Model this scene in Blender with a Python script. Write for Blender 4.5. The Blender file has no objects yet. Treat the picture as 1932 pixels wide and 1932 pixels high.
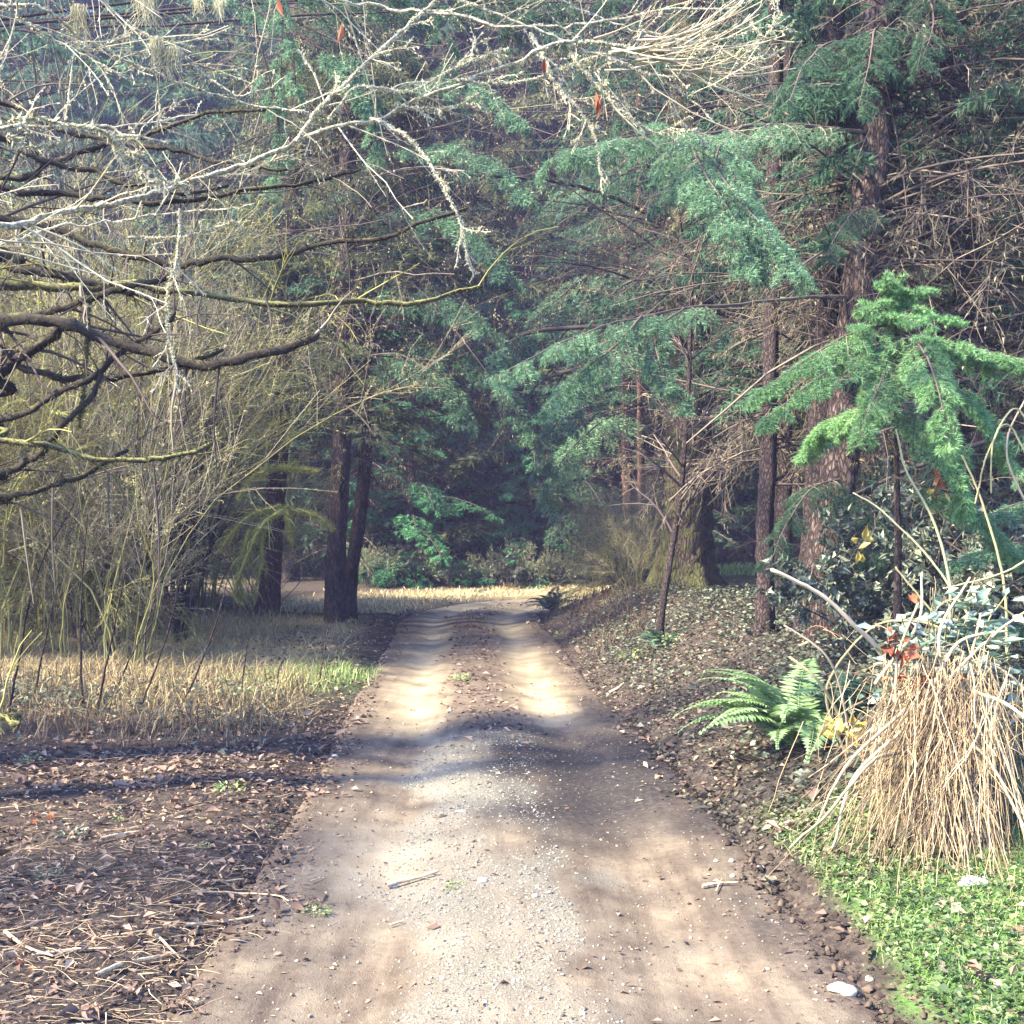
import bpy, math, random
import numpy as np
from mathutils import Vector

rng = np.random.default_rng(11)
random.seed(5)
C = bpy.context.scene.collection
sc = bpy.context.scene

# ------------------------------------------------------------------ camera
H_CAM = 1.6
F = 2072.0                      # focal length in 1932-px units of the photograph
CX, HY = 966.0, 1000.0          # column of the optical axis, row of the horizon
cam = bpy.data.cameras.new('camera')
cam.sensor_width = 36.0
cam.lens = 36.0 * F / 1932.0
cam.shift_y = (HY - 966.0) / 1932.0
cam.clip_start = 0.05
cam.clip_end = 600
cam_ob = bpy.data.objects.new('camera', cam)
C.objects.link(cam_ob)
cam_ob.location = (0, 0, H_CAM)
cam_ob.rotation_euler = (math.radians(90), 0, 0)
sc.camera = cam_ob

# ------------------------------------------------------------------ light
SUN_EL, SUN_AZ = math.radians(40), math.radians(248)     # azimuth clockwise from +Y: behind and to the left
world = bpy.data.worlds.new('World')
sc.world = world
world.use_nodes = True
nt = world.node_tree
for n in list(nt.nodes):
    nt.nodes.remove(n)
sky = nt.nodes.new('ShaderNodeTexSky')
sky.sky_type = 'NISHITA'
sky.sun_disc = False
sky.sun_elevation = SUN_EL
sky.sun_rotation = SUN_AZ
sky.ozone_density = 6.0
bg = nt.nodes.new('ShaderNodeBackground')
bg.inputs['Strength'].default_value = 0.15
wo = nt.nodes.new('ShaderNodeOutputWorld')
nt.links.new(sky.outputs[0], bg.inputs['Color'])
nt.links.new(bg.outputs[0], wo.inputs['Surface'])
sun = bpy.data.lights.new('sun', 'SUN')
sun.energy = 5.0
sun.angle = math.radians(4.0)
sun.color = (1.0, 0.87, 0.54)
sun_ob = bpy.data.objects.new('sun', sun)
C.objects.link(sun_ob)
LDIR = Vector((math.sin(SUN_AZ) * math.cos(SUN_EL), math.cos(SUN_AZ) * math.cos(SUN_EL), math.sin(SUN_EL)))
sun_ob.rotation_euler = LDIR.to_track_quat('Z', 'Y').to_euler()
sun_ob.location = LDIR * 60

sc.view_settings.view_transform = 'Standard'
sc.view_settings.look = 'None'
sc.view_settings.exposure = 2.65
sc.view_settings.gamma = 1.0
sc.view_settings.use_curve_mapping = False
sc.render.engine = 'CYCLES'
cy = sc.cycles
cy.use_denoising = True
cy.denoiser = 'OPENIMAGEDENOISE'
cy.max_bounces = 4
cy.diffuse_bounces = 3
cy.glossy_bounces = 1
cy.transmission_bounces = 2
cy.transparent_max_bounces = 4
cy.volume_bounces = 0
cy.caustics_reflective = False
cy.caustics_refractive = False
cy.sample_clamp_indirect = 4.0

# ------------------------------------------------------------------ helpers: mesh building
def A(*v):
    return np.array(v, dtype=float)

def nrm(v):
    return v / np.maximum(np.linalg.norm(v, axis=-1, keepdims=True), 1e-9)

def S(px, py, Y):
    """World point seen at picture position (px, py) of the photograph at distance Y."""
    return A((px - CX) * Y / F, Y, H_CAM - (py - HY) * Y / F)

class MB:
    def __init__(self):
        self.V, self.F3, self.F4, self.T, self.n = [], [], [], [], 0
    def add(self, V, faces, tint=0.5):
        V = np.asarray(V, float).reshape(-1, 3)
        faces = np.asarray(faces, np.int64)
        t = np.broadcast_to(np.asarray(tint, float), (len(V),)) if np.ndim(tint) == 0 else np.asarray(tint, float).reshape(-1)
        self.V.append(V); self.T.append(t)
        (self.F3 if faces.shape[-1] == 3 else self.F4).append(faces.reshape(-1, faces.shape[-1]) + self.n)
        self.n += len(V)
        return self
    def tris(self):
        return sum(len(f) for f in self.F3) + 2 * sum(len(f) for f in self.F4)
    def mesh(self, name, mat, off=None, smooth=False):
        V = np.concatenate(self.V) if self.V else np.zeros((0, 3))
        if off is not None:
            V = V - np.asarray(off, float)
        T = np.concatenate(self.T) if self.T else np.zeros(0)
        f3 = np.concatenate(self.F3) if self.F3 else np.zeros((0, 3), np.int64)
        f4 = np.concatenate(self.F4) if self.F4 else np.zeros((0, 4), np.int64)
        m = bpy.data.meshes.new(name)
        m.vertices.add(len(V))
        m.vertices.foreach_set('co', V.astype(np.float32).ravel())
        loops = np.concatenate([f3.ravel(), f4.ravel()]).astype(np.int32)
        m.loops.add(len(loops))
        m.loops.foreach_set('vertex_index', loops)
        tot = np.concatenate([np.full(len(f3), 3), np.full(len(f4), 4)]).astype(np.int32)
        m.polygons.add(len(tot))
        m.polygons.foreach_set('loop_start', (np.cumsum(tot) - tot).astype(np.int32))
        m.polygons.foreach_set('loop_total', tot)
        if smooth:
            m.polygons.foreach_set('use_smooth', np.ones(len(tot), bool))
        at = m.attributes.new('tint', 'FLOAT', 'POINT')
        at.data.foreach_set('value', T.astype(np.float32))
        m.materials.append(mat)
        m.update(calc_edges=True)
        return m

TRI = [0]
def link(name, mesh, parent=None, loc=(0, 0, 0), rot=0.0, scale=1.0, kind=None):
    o = bpy.data.objects.new(name, mesh)
    C.objects.link(o)
    o.location = loc
    o.rotation_euler = (0, 0, rot)
    o.scale = (scale, scale, scale)
    if parent is not None:
        o.parent = parent
    if kind:
        o['kind'] = kind
    return o

def part(name, mb, mat, parent, smooth=False, kind=None, label=None, root=None):
    """A child mesh given in world coordinates."""
    off = np.zeros(3)
    p = parent
    while p is not None:
        off += np.array(p.location)
        p = p.parent
    o = link(name, mb.mesh(name, mat, off, smooth), parent, kind=kind)
    if label:
        o['label'] = label
    return o

def thing(name, label, cat, loc=(0, 0, 0), rot=0.0, group=None, scale=1.0):
    o = bpy.data.objects.new(name, None)
    C.objects.link(o)
    o.empty_display_size = 0.2
    o.location = loc
    o.rotation_euler = (0, 0, rot)
    o.scale = (scale, scale, scale)
    o['label'] = label
    o['category'] = cat
    if group:
        o['group'] = group
    return o

def solo(name, mb, mat, label, cat, loc, group=None, smooth=False):
    """A top-level thing that is one mesh, vertices given in world coordinates."""
    o = link(name, mb.mesh(name, mat, loc, smooth), None, loc)
    o['label'] = label
    o['category'] = cat
    if group:
        o['group'] = group
    return o

def struct(name, mb, mat, smooth=True):
    o = link(name, mb.mesh(name, mat, None, smooth))
    o['kind'] = 'structure'
    return o

def stuff(name, mb, mat, label, smooth=False):
    o = link(name, mb.mesh(name, mat, None, smooth))
    o['kind'] = 'stuff'
    o['label'] = label
    return o

# ------------------------------------------------------------------ helpers: branching shapes
def catmull(pts, n):
    P = np.asarray(pts, float)
    if len(P) == 2:
        t = np.linspace(0, 1, n)[:, None]
        return P[0] * (1 - t) + P[1] * t
    Q = np.vstack([2 * P[0] - P[1], P, 2 * P[-1] - P[-2]])
    seg = np.linalg.norm(np.diff(P, axis=0), axis=1)
    cum = np.concatenate([[0], np.cumsum(seg)])
    s = np.linspace(0, cum[-1], n)
    i = np.clip(np.searchsorted(cum, s, side='right') - 1, 0, len(P) - 2)
    t = ((s - cum[i]) / np.maximum(seg[i], 1e-9))[:, None]
    p0, p1, p2, p3 = Q[i], Q[i + 1], Q[i + 2], Q[i + 3]
    return 0.5 * (2 * p1 + (p2 - p0) * t + (2 * p0 - 5 * p1 + 4 * p2 - p3) * t ** 2 + (3 * p1 - p0 - 3 * p2 + p3) * t ** 3)

def tubes(mb, P, R, k=3, tint=None):
    P = np.asarray(P, float); R = np.asarray(R, float)
    if P.ndim == 2:
        P = P[None]
    if R.ndim == 1:
        R = np.broadcast_to(R[None], P.shape[:2])
    N, m, _ = P.shape
    if N == 0:
        return mb
    T = nrm(np.gradient(P, axis=1))
    d = nrm(P[:, -1] - P[:, 0])
    ref = np.where(np.abs(d[:, 2:3]) > 0.8, A(1, 0.13, 0)[None], A(0.05, 0.1, 1)[None])
    U = nrm(np.cross(T, ref[:, None, :]))
    W = np.cross(T, U)
    a = np.arange(k) * 2 * math.pi / k
    V = P[:, :, None, :] + R[:, :, None, None] * (np.cos(a)[None, None, :, None] * U[:, :, None, :] + np.sin(a)[None, None, :, None] * W[:, :, None, :])
    i = np.arange(m - 1)[:, None]; j = np.arange(k)[None, :]
    f = np.stack([i * k + j, i * k + (j + 1) % k, (i + 1) * k + (j + 1) % k, (i + 1) * k + j], -1).reshape(-1, 4)
    faces = (f[None] + (np.arange(N) * m * k)[:, None, None]).reshape(-1, 4)
    tt = rng.random(N) if tint is None else np.broadcast_to(np.asarray(tint, float), (N,))
    mb.add(V, faces, np.repeat(tt, m * k))
    return mb

def bumpy(mb, pts, r0, r1, n=40, k=9, jit=0.02, bump=0.12, tint=0.5, power=1.0, flare=0.0):
    """One tapered, slightly crooked limb or trunk, returns its centre line and radii."""
    P = catmull(pts, n)
    L = np.linalg.norm(np.diff(P, axis=0), axis=1).sum()
    w = np.cumsum(rng.normal(0, 1, (n, 3)), axis=0)
    w -= np.linspace(0, 1, n)[:, None] * w[-1]
    P = P + w * jit * L / math.sqrt(n) / 3
    s = np.linspace(0, 1, n)
    R = r0 + (r1 - r0) * s ** power
    fl = flare * np.exp(-np.maximum(s * L - 0.25, 0) / (0.16 + 0.6 * r0))
    R = R * (1 + fl)
    T = nrm(np.gradient(P, axis=0))
    d = nrm(P[-1] - P[0])
    ref = A(1, 0.13, 0) if abs(d[2]) > 0.8 else A(0.05, 0.1, 1)
    U = nrm(np.cross(T, ref[None])); W = np.cross(T, U)
    a = np.arange(k) * 2 * math.pi / k
    rr = R[:, None] * (1 + bump * rng.normal(0, 1, (n, k)) * 0.6 + bump * 0.5 * np.sin(3 * a + rng.random() * 6)[None, :] + 0.45 * fl[:, None] * np.sin(5 * a + rng.random() * 6)[None, :] + (0.3 * bump * np.sin(k // 3 * a[None, :] + np.cumsum(rng.normal(0, 0.35, n))[:, None]) if k > 14 else 0))
    V = P[:, None, :] + rr[:, :, None] * (np.cos(a)[None, :, None] * U[:, None, :] + np.sin(a)[None, :, None] * W[:, None, :])
    i = np.arange(n - 1)[:, None]; j = np.arange(k)[None, :]
    f = np.stack([i * k + j, i * k + (j + 1) % k, (i + 1) * k + (j + 1) % k, (i + 1) * k + j], -1).reshape(-1, 4)
    mb.add(V, f, tint)
    b = mb.n
    mb.add(P[-1][None] + T[-1][None] * R[-1], np.zeros((0, 3), int), tint)
    last = b - k + np.arange(k)
    mb.F3.append(np.stack([last, np.roll(last, -1), np.full(k, b)], -1))
    return P, R

def at(P, R, idx, t):
    m = P.shape[1]
    x = np.clip(t, 0, 0.9999) * (m - 1)
    i = x.astype(int); f = (x - i)[:, None]
    p = P[idx, i] * (1 - f) + P[idx, i + 1] * f
    T = nrm(P[idx, i + 1] - P[idx, i])
    r = R[idx, i] * (1 - f[:, 0]) + R[idx, i + 1] * f[:, 0]
    return p, T, r

def plen(P):
    return np.linalg.norm(np.diff(P, axis=1), axis=2).sum(1)

def as_poly(P, R):
    return np.asarray(P)[None], np.asarray(R)[None]

def spawn(P, R, n, lr=0.45, ang=0.9, bias=0.0, droop=0.0, tmin=0.2, tmax=1.0, m=4, curl=0.12, rf=0.55, length=None, rmin=0.0016):
    """n children for every parent, in all directions round it."""
    N = len(P)
    idx = np.repeat(np.arange(N), n)
    t = rng.uniform(tmin, tmax, N * n)
    p, T, r = at(P, R, idx, t)
    q = nrm(np.cross(T, nrm(rng.normal(0, 1, (N * n, 3)))))
    a = np.clip(rng.normal(ang, 0.2, N * n), 0.15, 1.9)[:, None]
    d = nrm(T * np.cos(a) + q * np.sin(a) + A(0, 0, bias)[None])
    L = (plen(P)[idx] * lr if length is None else np.full(N * n, length)) * (1.1 - 0.6 * t) * rng.uniform(0.55, 1.35, N * n)
    return grow(p, d, L, r * rf, m, droop, curl, rmin)

def grow(p, d, L, r, m=4, droop=0.0, curl=0.1, rmin=0.0016):
    out = [p]
    step = (L / (m - 1))[:, None]
    for i in range(m - 1):
        out.append(out[-1] + d * step)
        d = nrm(d + A(0, 0, -droop)[None] + rng.normal(0, curl, d.shape))
    P = np.stack(out, 1)
    R = np.maximum(r[:, None] * np.linspace(1, 0.35, m)[None], rmin)
    return P, R

def spawn_flat(P, R, n, l0, l1, fwd=0.55, droop=0.1, dz=-0.1, tmin=0.1, m=4, curl=0.06, rf=0.5, rmin=0.0016, zj=0.15):
    """n side twigs per parent, alternating left and right like the twigs of a fir bough."""
    N = len(P)
    idx = np.repeat(np.arange(N), n)
    t = np.tile(np.linspace(tmin, 1.0, n), N) + rng.normal(0, 0.02, N * n)
    p, T, r = at(P, R, idx, np.clip(t, 0, 0.999))
    side = nrm(np.cross(T, A(0, 0, 1)[None]))
    sg = np.where((np.tile(np.arange(n), N) % 2) == 0, 1.0, -1.0)[:, None]
    d = nrm(T * fwd + side * sg * rng.uniform(0.6, 1.0, (N * n, 1)) + np.stack([0 * t, 0 * t, dz + rng.normal(0, zj, N * n)], -1))
    L = (l0 + (l1 - l0) * np.clip(t, 0, 1)) * rng.uniform(0.7, 1.25, N * n)
    return grow(p, d, L, r * rf, m, droop, curl, rmin)

def needles(mb, P, per, length, width, spread=0.8, down=0.15, tmin=0.05, tint=None, tvar=0.25):
    """Needle or leaf-scale triangles all round every twig."""
    N = len(P)
    if N == 0:
        return
    idx = np.repeat(np.arange(N), per)
    M = N * per
    t = rng.uniform(tmin, 1, M)
    p, T, _ = at(P, np.ones(P.shape[:2]), idx, t)
    q = nrm(np.cross(T, nrm(rng.normal(0, 1, (M, 3)))))
    d = nrm(T * (1 - spread * 0.5) + q * spread + A(0, 0, -down)[None])
    w = nrm(np.cross(d, nrm(rng.normal(0, 1, (M, 3))))) * (width * rng.uniform(0.7, 1.3, (M, 1)) / 2)
    L = (length * rng.uniform(0.6, 1.25, M))[:, None]
    V = np.stack([p - w, p + w, p + d * L], 1)
    base = rng.random(N) if tint is None else np.broadcast_to(np.asarray(tint, float), (N,))
    tt = np.clip(base[idx] * (1 - tvar) + tvar * rng.random(M), 0, 1)
    mb.add(V, np.arange(M * 3).reshape(M, 3), np.repeat(tt, 3))

def scraps(mb, p, d, nr, L, W, fold=0.3, tint=None):
    """Small dead leaves and scraps: a blade folded along its midrib, two triangles."""
    N = len(p)
    d = nrm(d); s = nrm(np.cross(d, nr)); u = np.cross(s, d)
    L = np.broadcast_to(np.asarray(L, float), (N,))[:, None]; W = np.broadcast_to(np.asarray(W, float), (N,))[:, None]
    k = rng.uniform(0.3, 0.7, (N, 1)); k2 = rng.uniform(0.3, 0.7, (N, 1))
    V = np.stack([p, p + d * L * k - s * W / 2 + u * W * fold, p + d * L + u * L * rng.normal(0, 0.12, (N, 1)), p + d * L * k2 + s * W / 2 + u * W * fold], 1)
    f = np.array([[0, 2, 1], [0, 3, 2]])
    tt = rng.random(N) if tint is None else np.broadcast_to(np.asarray(tint, float), (N,))
    mb.add(V, (f[None] + (np.arange(N) * 4)[:, None, None]).reshape(-1, 3), np.repeat(tt, 4))

def leaves(mb, p, d, nr, L, W, fold=0.3, tint=None, curl=0.0):
    """Folded leaf blades of four triangles: p base, d direction, nr normal."""
    N = len(p)
    d = nrm(d); s = nrm(np.cross(d, nr)); u = np.cross(s, d)
    L = np.broadcast_to(np.asarray(L, float), (N,))[:, None]; W = np.broadcast_to(np.asarray(W, float), (N,))[:, None]
    mid = p + d * L * 0.5
    V = np.stack([p, mid - s * W / 2 + u * W * fold, mid - u * curl * L, mid + s * W / 2 + u * W * fold, p + d * L - u * curl * L * 0.4], 1)
    f = np.array([[0, 2, 1], [0, 3, 2], [1, 2, 4], [2, 3, 4]])
    faces = (f[None] + (np.arange(N) * 5)[:, None, None]).reshape(-1, 3)
    tt = rng.random(N) if tint is None else np.broadcast_to(np.asarray(tint, float), (N,))
    mb.add(V, faces, np.repeat(tt, 5))

def blades(mb, p, d, L, W, bend=0.35, tint=None):
    """Grass blades: five points, three triangles, bending over."""
    N = len(p)
    d = nrm(d)
    L = np.broadcast_to(np.asarray(L, float), (N,))[:, None]; W = np.broadcast_to(np.asarray(W, float), (N,))[:, None]
    az = rng.uniform(0, 2 * math.pi, N)
    h = np.stack([np.cos(az), np.sin(az), 0 * az], -1)
    s = np.stack([-np.sin(az), np.cos(az), 0 * az], -1)
    m1 = p + d * L * 0.55 + h * L * bend * 0.25
    m2 = p + d * L * 0.95 + h * L * bend - A(0, 0, 1)[None] * L * bend * 0.35
    V = np.stack([p - s * W / 2, p + s * W / 2, m1 - s * W * 0.4, m1 + s * W * 0.4, m2], 1)
    f = np.array([[0, 1, 3], [0, 3, 2], [2, 3, 4]])
    faces = (f[None] + (np.arange(N) * 5)[:, None, None]).reshape(-1, 3)
    tt = rng.random(N) if tint is None else np.broadcast_to(np.asarray(tint, float), (N,))
    mb.add(V, faces, np.repeat(tt, 5))

OCT = np.array([[1, 0, 0], [0, 1, 0], [-1, 0, 0], [0, -1, 0], [0, 0, 1], [0, 0, -1]], float)
OCF = np.array([[0, 1, 4], [1, 2, 4], [2, 3, 4], [3, 0, 4], [0, 3, 5], [2, 1, 5]])
def pebbles(mb, p, size, flat=0.6, tint=None):
    N = len(p)
    size = np.broadcast_to(np.asarray(size, float), (N,))
    a = rng.uniform(0, 2 * math.pi, N)
    V = OCT[None] * rng.uniform(0.6, 1.15, (N, 6, 1)) * np.stack([np.ones(N), rng.uniform(0.6, 1, N), np.full(N, flat)], -1)[:, None, :]
    V = V + rng.normal(0, 0.12, V.shape)
    ca, sa = np.cos(a)[:, None], np.sin(a)[:, None]
    X = V[:, :, 0] * ca - V[:, :, 1] * sa; Yv = V[:, :, 0] * sa + V[:, :, 1] * ca
    V = np.stack([X, Yv, V[:, :, 2]], -1) * size[:, None, None] / 2 + p[:, None, :]
    faces = (OCF[None] + (np.arange(N) * 6)[:, None, None]).reshape(-1, 3)
    tt = rng.random(N) if tint is None else np.broadcast_to(np.asarray(tint, float), (N,))
    mb.add(V, faces, np.repeat(tt, 6))

def rock(mb, c, sx, sy, sz, seed=0, tint=0.5, n=10, k=14):
    r = np.random.default_rng(seed)
    th = np.linspace(0, math.pi, n)[:, None]; ph = (np.arange(k) * 2 * math.pi / k)[None]
    ph1 = r.uniform(0, 6, 6)
    rad = 1 + 0.16 * np.sin(2 * ph + ph1[0]) + 0.10 * np.sin(3 * ph + 2 * th + ph1[1]) + 0.08 * np.sin(5 * th + ph1[2] + ph) + r.normal(0, 0.03, (n, k))
    rad[0] = rad[0].mean(); rad[-1] = rad[-1].mean()
    V = np.stack([np.sin(th) * np.cos(ph) * sx * rad, np.sin(th) * np.sin(ph) * sy * rad, np.cos(th) * sz * np.clip(rad, 0.7, 1.05) + 0 * ph], -1)
    i = np.arange(n - 1)[:, None]; j = np.arange(k)[None, :]
    f = np.stack([i * k + j, (i + 1) * k + j, (i + 1) * k + (j + 1) % k, i * k + (j + 1) % k], -1).reshape(-1, 4)
    mb.add(V.reshape(-1, 3) + np.asarray(c), f, tint)

# ------------------------------------------------------------------ helpers: terrain
def frac(x):
    return x - np.floor(x)
def hsh(i, j, s):
    return frac(np.sin(i * 127.1 + j * 311.7 + s * 74.7) * 43758.5453)
def vn(x, y, s=0):
    i, j = np.floor(x), np.floor(y)
    u, v = x - i, y - j
    u = u * u * (3 - 2 * u); v = v * v * (3 - 2 * v)
    return (hsh(i, j, s) * (1 - u) + hsh(i + 1, j, s) * u) * (1 - v) + (hsh(i, j + 1, s) * (1 - u) + hsh(i + 1, j + 1, s) * u) * v
def fbm(x, y, s=0, o=4):
    a, t, n = 1.0, 0.0, 0.0
    for k in range(o):
        t = t + a * vn(x * 2 ** k, y * 2 ** k, s + k); n += a; a *= 0.55
    return t / n - 0.5
def sm(a, b, x):
    t = np.clip((x - a) / (b - a), 0, 1)
    return t * t * (3 - 2 * t)

CL = catmull([(0.06, -6, 0), (0.05, 0, 0), (0.04, 3.6, 0), (-0.1, 7.5, 0), (-0.35, 11, 0), (-0.56, 16.0, 0), (-0.72, 18.6, 0), (-0.45, 21.2, 0), (0.6, 23.2, 0), (2.9, 24.8, 0), (7, 26.4, 0), (16, 29.0, 0)], 340)[:, :2]
CLT = nrm(np.gradient(CL, axis=0))
HWID = 1.17
def road_uv(x, y):
    x = np.asarray(x, float).ravel(); y = np.asarray(y, float).ravel()
    u = np.empty(len(x)); v = np.empty(len(x))
    for a in range(0, len(x), 20000):
        X, Yy = x[a:a + 20000], y[a:a + 20000]
        d2 = (X[:, None] - CL[None, :, 0]) ** 2 + (Yy[:, None] - CL[None, :, 1]) ** 2
        i = d2.argmin(1)
        dx, dy = X - CL[i, 0], Yy - CL[i, 1]
        side = dx * CLT[i, 1] - dy * CLT[i, 0]
        u[a:a + 20000] = np.where(side >= 0, 1, -1) * np.sqrt(d2.min(1)); v[a:a + 20000] = i
    return u, v
def road_z(u, x, y):
    rut = -0.045 * (np.exp(-((np.abs(u) - 0.58) / 0.22) ** 2))
    return rut + 0.02 * np.exp(-(u / 0.3) ** 2) + 0.02 * fbm(x * 1.6, y * 1.1, 3, 3) + 0.05 * sm(12, 21, y)
def gz(x, y):
    x = np.asarray(x, float); y = np.asarray(y, float)
    shp = np.broadcast(x, y).shape
    x = np.broadcast_to(x, shp).ravel(); y = np.broadcast_to(y, shp).ravel()
    u, v = road_uv(x, y)
    e = np.abs(u) - HWID - 0.22 * fbm(x * 1.1, y * 1.1, 9, 3) - 0.10 * fbm(x * 6, y * 6, 12, 2)
    right = u > 0
    yb = sm(4.2, 6.5, y) * (1 - 0.45 * sm(17, 23, y))
    zr = 0.10 * sm(0.0, 0.22, e) + 0.06 * sm(0.3, 1.5, e) + 0.50 * yb * sm(0.15, 1.7, e) - 0.07 * np.exp(-((e - 0.12) / 0.14) ** 2) * sm(5.5, 7, y)
    zl = 0.06 * sm(0.0, 0.3, e) + 0.10 * sm(0.5, 4, e)
    z = np.where(right, zr, zl) + sm(0.0, 0.8, e) * (0.16 * fbm(x * 0.5, y * 0.5, 1, 3) + 0.05 * fbm(x * 3, y * 3, 2, 3))
    z = np.where(e < 0, -0.14 * sm(0.0, 0.18, -e), z) + 0.05 * sm(12, 21, y)
    z = z + 0.34 * np.exp(-((x - 4.8) / 2.2) ** 2 - ((y - 21.4) / 2.0) ** 2)
    z = z + 15 * (np.clip((y - 36) / 55, 0, 3)) ** 1.25
    return z.reshape(shp)
def g1(x, y):
    return float(gz(np.array([x]), np.array([y]))[0])

# ------------------------------------------------------------------ materials
def nodes(name):
    m = bpy.data.materials.new(name)
    m.use_nodes = True
    t = m.node_tree
    for n in list(t.nodes):
        t.nodes.remove(n)
    o = t.nodes.new('ShaderNodeOutputMaterial')
    return m, t, o
def ramp(t, cols, pos=None, mode='LINEAR'):
    r = t.nodes.new('ShaderNodeValToRGB')
    r.color_ramp.interpolation = mode
    pos = pos or [i / max(1, len(cols) - 1) for i in range(len(cols))]
    el = r.color_ramp.elements
    while len(el) < len(cols):
        el.new(0.5)
    for e, c, p in zip(el, cols, pos):
        e.position = p
        e.color = (c[0], c[1], c[2], 1)
    return r
def attr(t, name='tint'):
    a = t.nodes.new('ShaderNodeAttribute'); a.attribute_name = name
    return a
def noise(t, scale, detail=3, rough=0.6, vec=None, stretch=None):
    tc = t.nodes.new('ShaderNodeTexCoord')
    n = t.nodes.new('ShaderNodeTexNoise')
    n.inputs['Scale'].default_value = scale; n.inputs['Detail'].default_value = detail; n.inputs['Roughness'].default_value = rough
    if stretch:
        mp = t.nodes.new('ShaderNodeMapping'); mp.inputs['Scale'].default_value = stretch
        t.links.new(tc.outputs['Object'], mp.inputs['Vector']); t.links.new(mp.outputs[0], n.inputs['Vector'])
    else:
        t.links.new(tc.outputs['Object'], n.inputs['Vector'])
    return n
def mix(t, fac, a, b, mode='MIX'):
    m = t.nodes.new('ShaderNodeMix'); m.data_type = 'RGBA'; m.blend_type = mode
    for s, v in ((m.inputs[0], fac), (m.inputs[6], a), (m.inputs[7], b)):
        if hasattr(v, 'is_output') or hasattr(v, 'links'):
            t.links.new(v, s)
        elif isinstance(v, (tuple, list)):
            s.default_value = (v[0], v[1], v[2], 1)
        else:
            s.default_value = v
    return m.outputs[2]
def math_n(t, op, a, b=None, clamp=False):
    m = t.nodes.new('ShaderNodeMath'); m.operation = op; m.use_clamp = clamp
    for s, v in ((m.inputs[0], a), (m.inputs[1], b)):
        if v is None:
            continue
        if hasattr(v, 'links'):
            t.links.new(v, s)
        else:
            s.default_value = v
    return m.outputs[0]
def obj_var(t, col, amt=0.35):
    oi = t.nodes.new('ShaderNodeObjectInfo')
    hs = t.nodes.new('ShaderNodeHueSaturation')
    v = math_n(t, 'MULTIPLY_ADD', oi.outputs['Random'], amt)
    v.node.inputs[2].default_value = 1 - amt / 2
    t.links.new(v, hs.inputs['Value']); t.links.new(col, hs.inputs['Color'])
    return hs.outputs[0]

def leafmat(name, cols, trans=0.35, gloss=0.0, var=0.3, rough=0.5):
    m, t, o = nodes(name)
    r = ramp(t, cols); t.links.new(attr(t).outputs['Fac'], r.inputs[0])
    col = obj_var(t, r.outputs[0], var)
    d = t.nodes.new('ShaderNodeBsdfDiffuse'); t.links.new(col, d.inputs['Color'])
    last = d.outputs[0]
    if trans:
        tr = t.nodes.new('ShaderNodeBsdfTranslucent'); t.links.new(col, tr.inputs['Color'])
        mx = t.nodes.new('ShaderNodeMixShader'); mx.inputs[0].default_value = trans
        t.links.new(last, mx.inputs[1]); t.links.new(tr.outputs[0], mx.inputs[2]); last = mx.outputs[0]
    if gloss:
        gl = t.nodes.new('ShaderNodeBsdfGlossy'); gl.inputs['Roughness'].default_value = rough
        mx = t.nodes.new('ShaderNodeMixShader'); mx.inputs[0].default_value = gloss
        t.links.new(last, mx.inputs[1]); t.links.new(gl.outputs[0], mx.inputs[2]); last = mx.outputs[0]
    t.links.new(last, o.inputs['Surface'])
    return m

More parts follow.
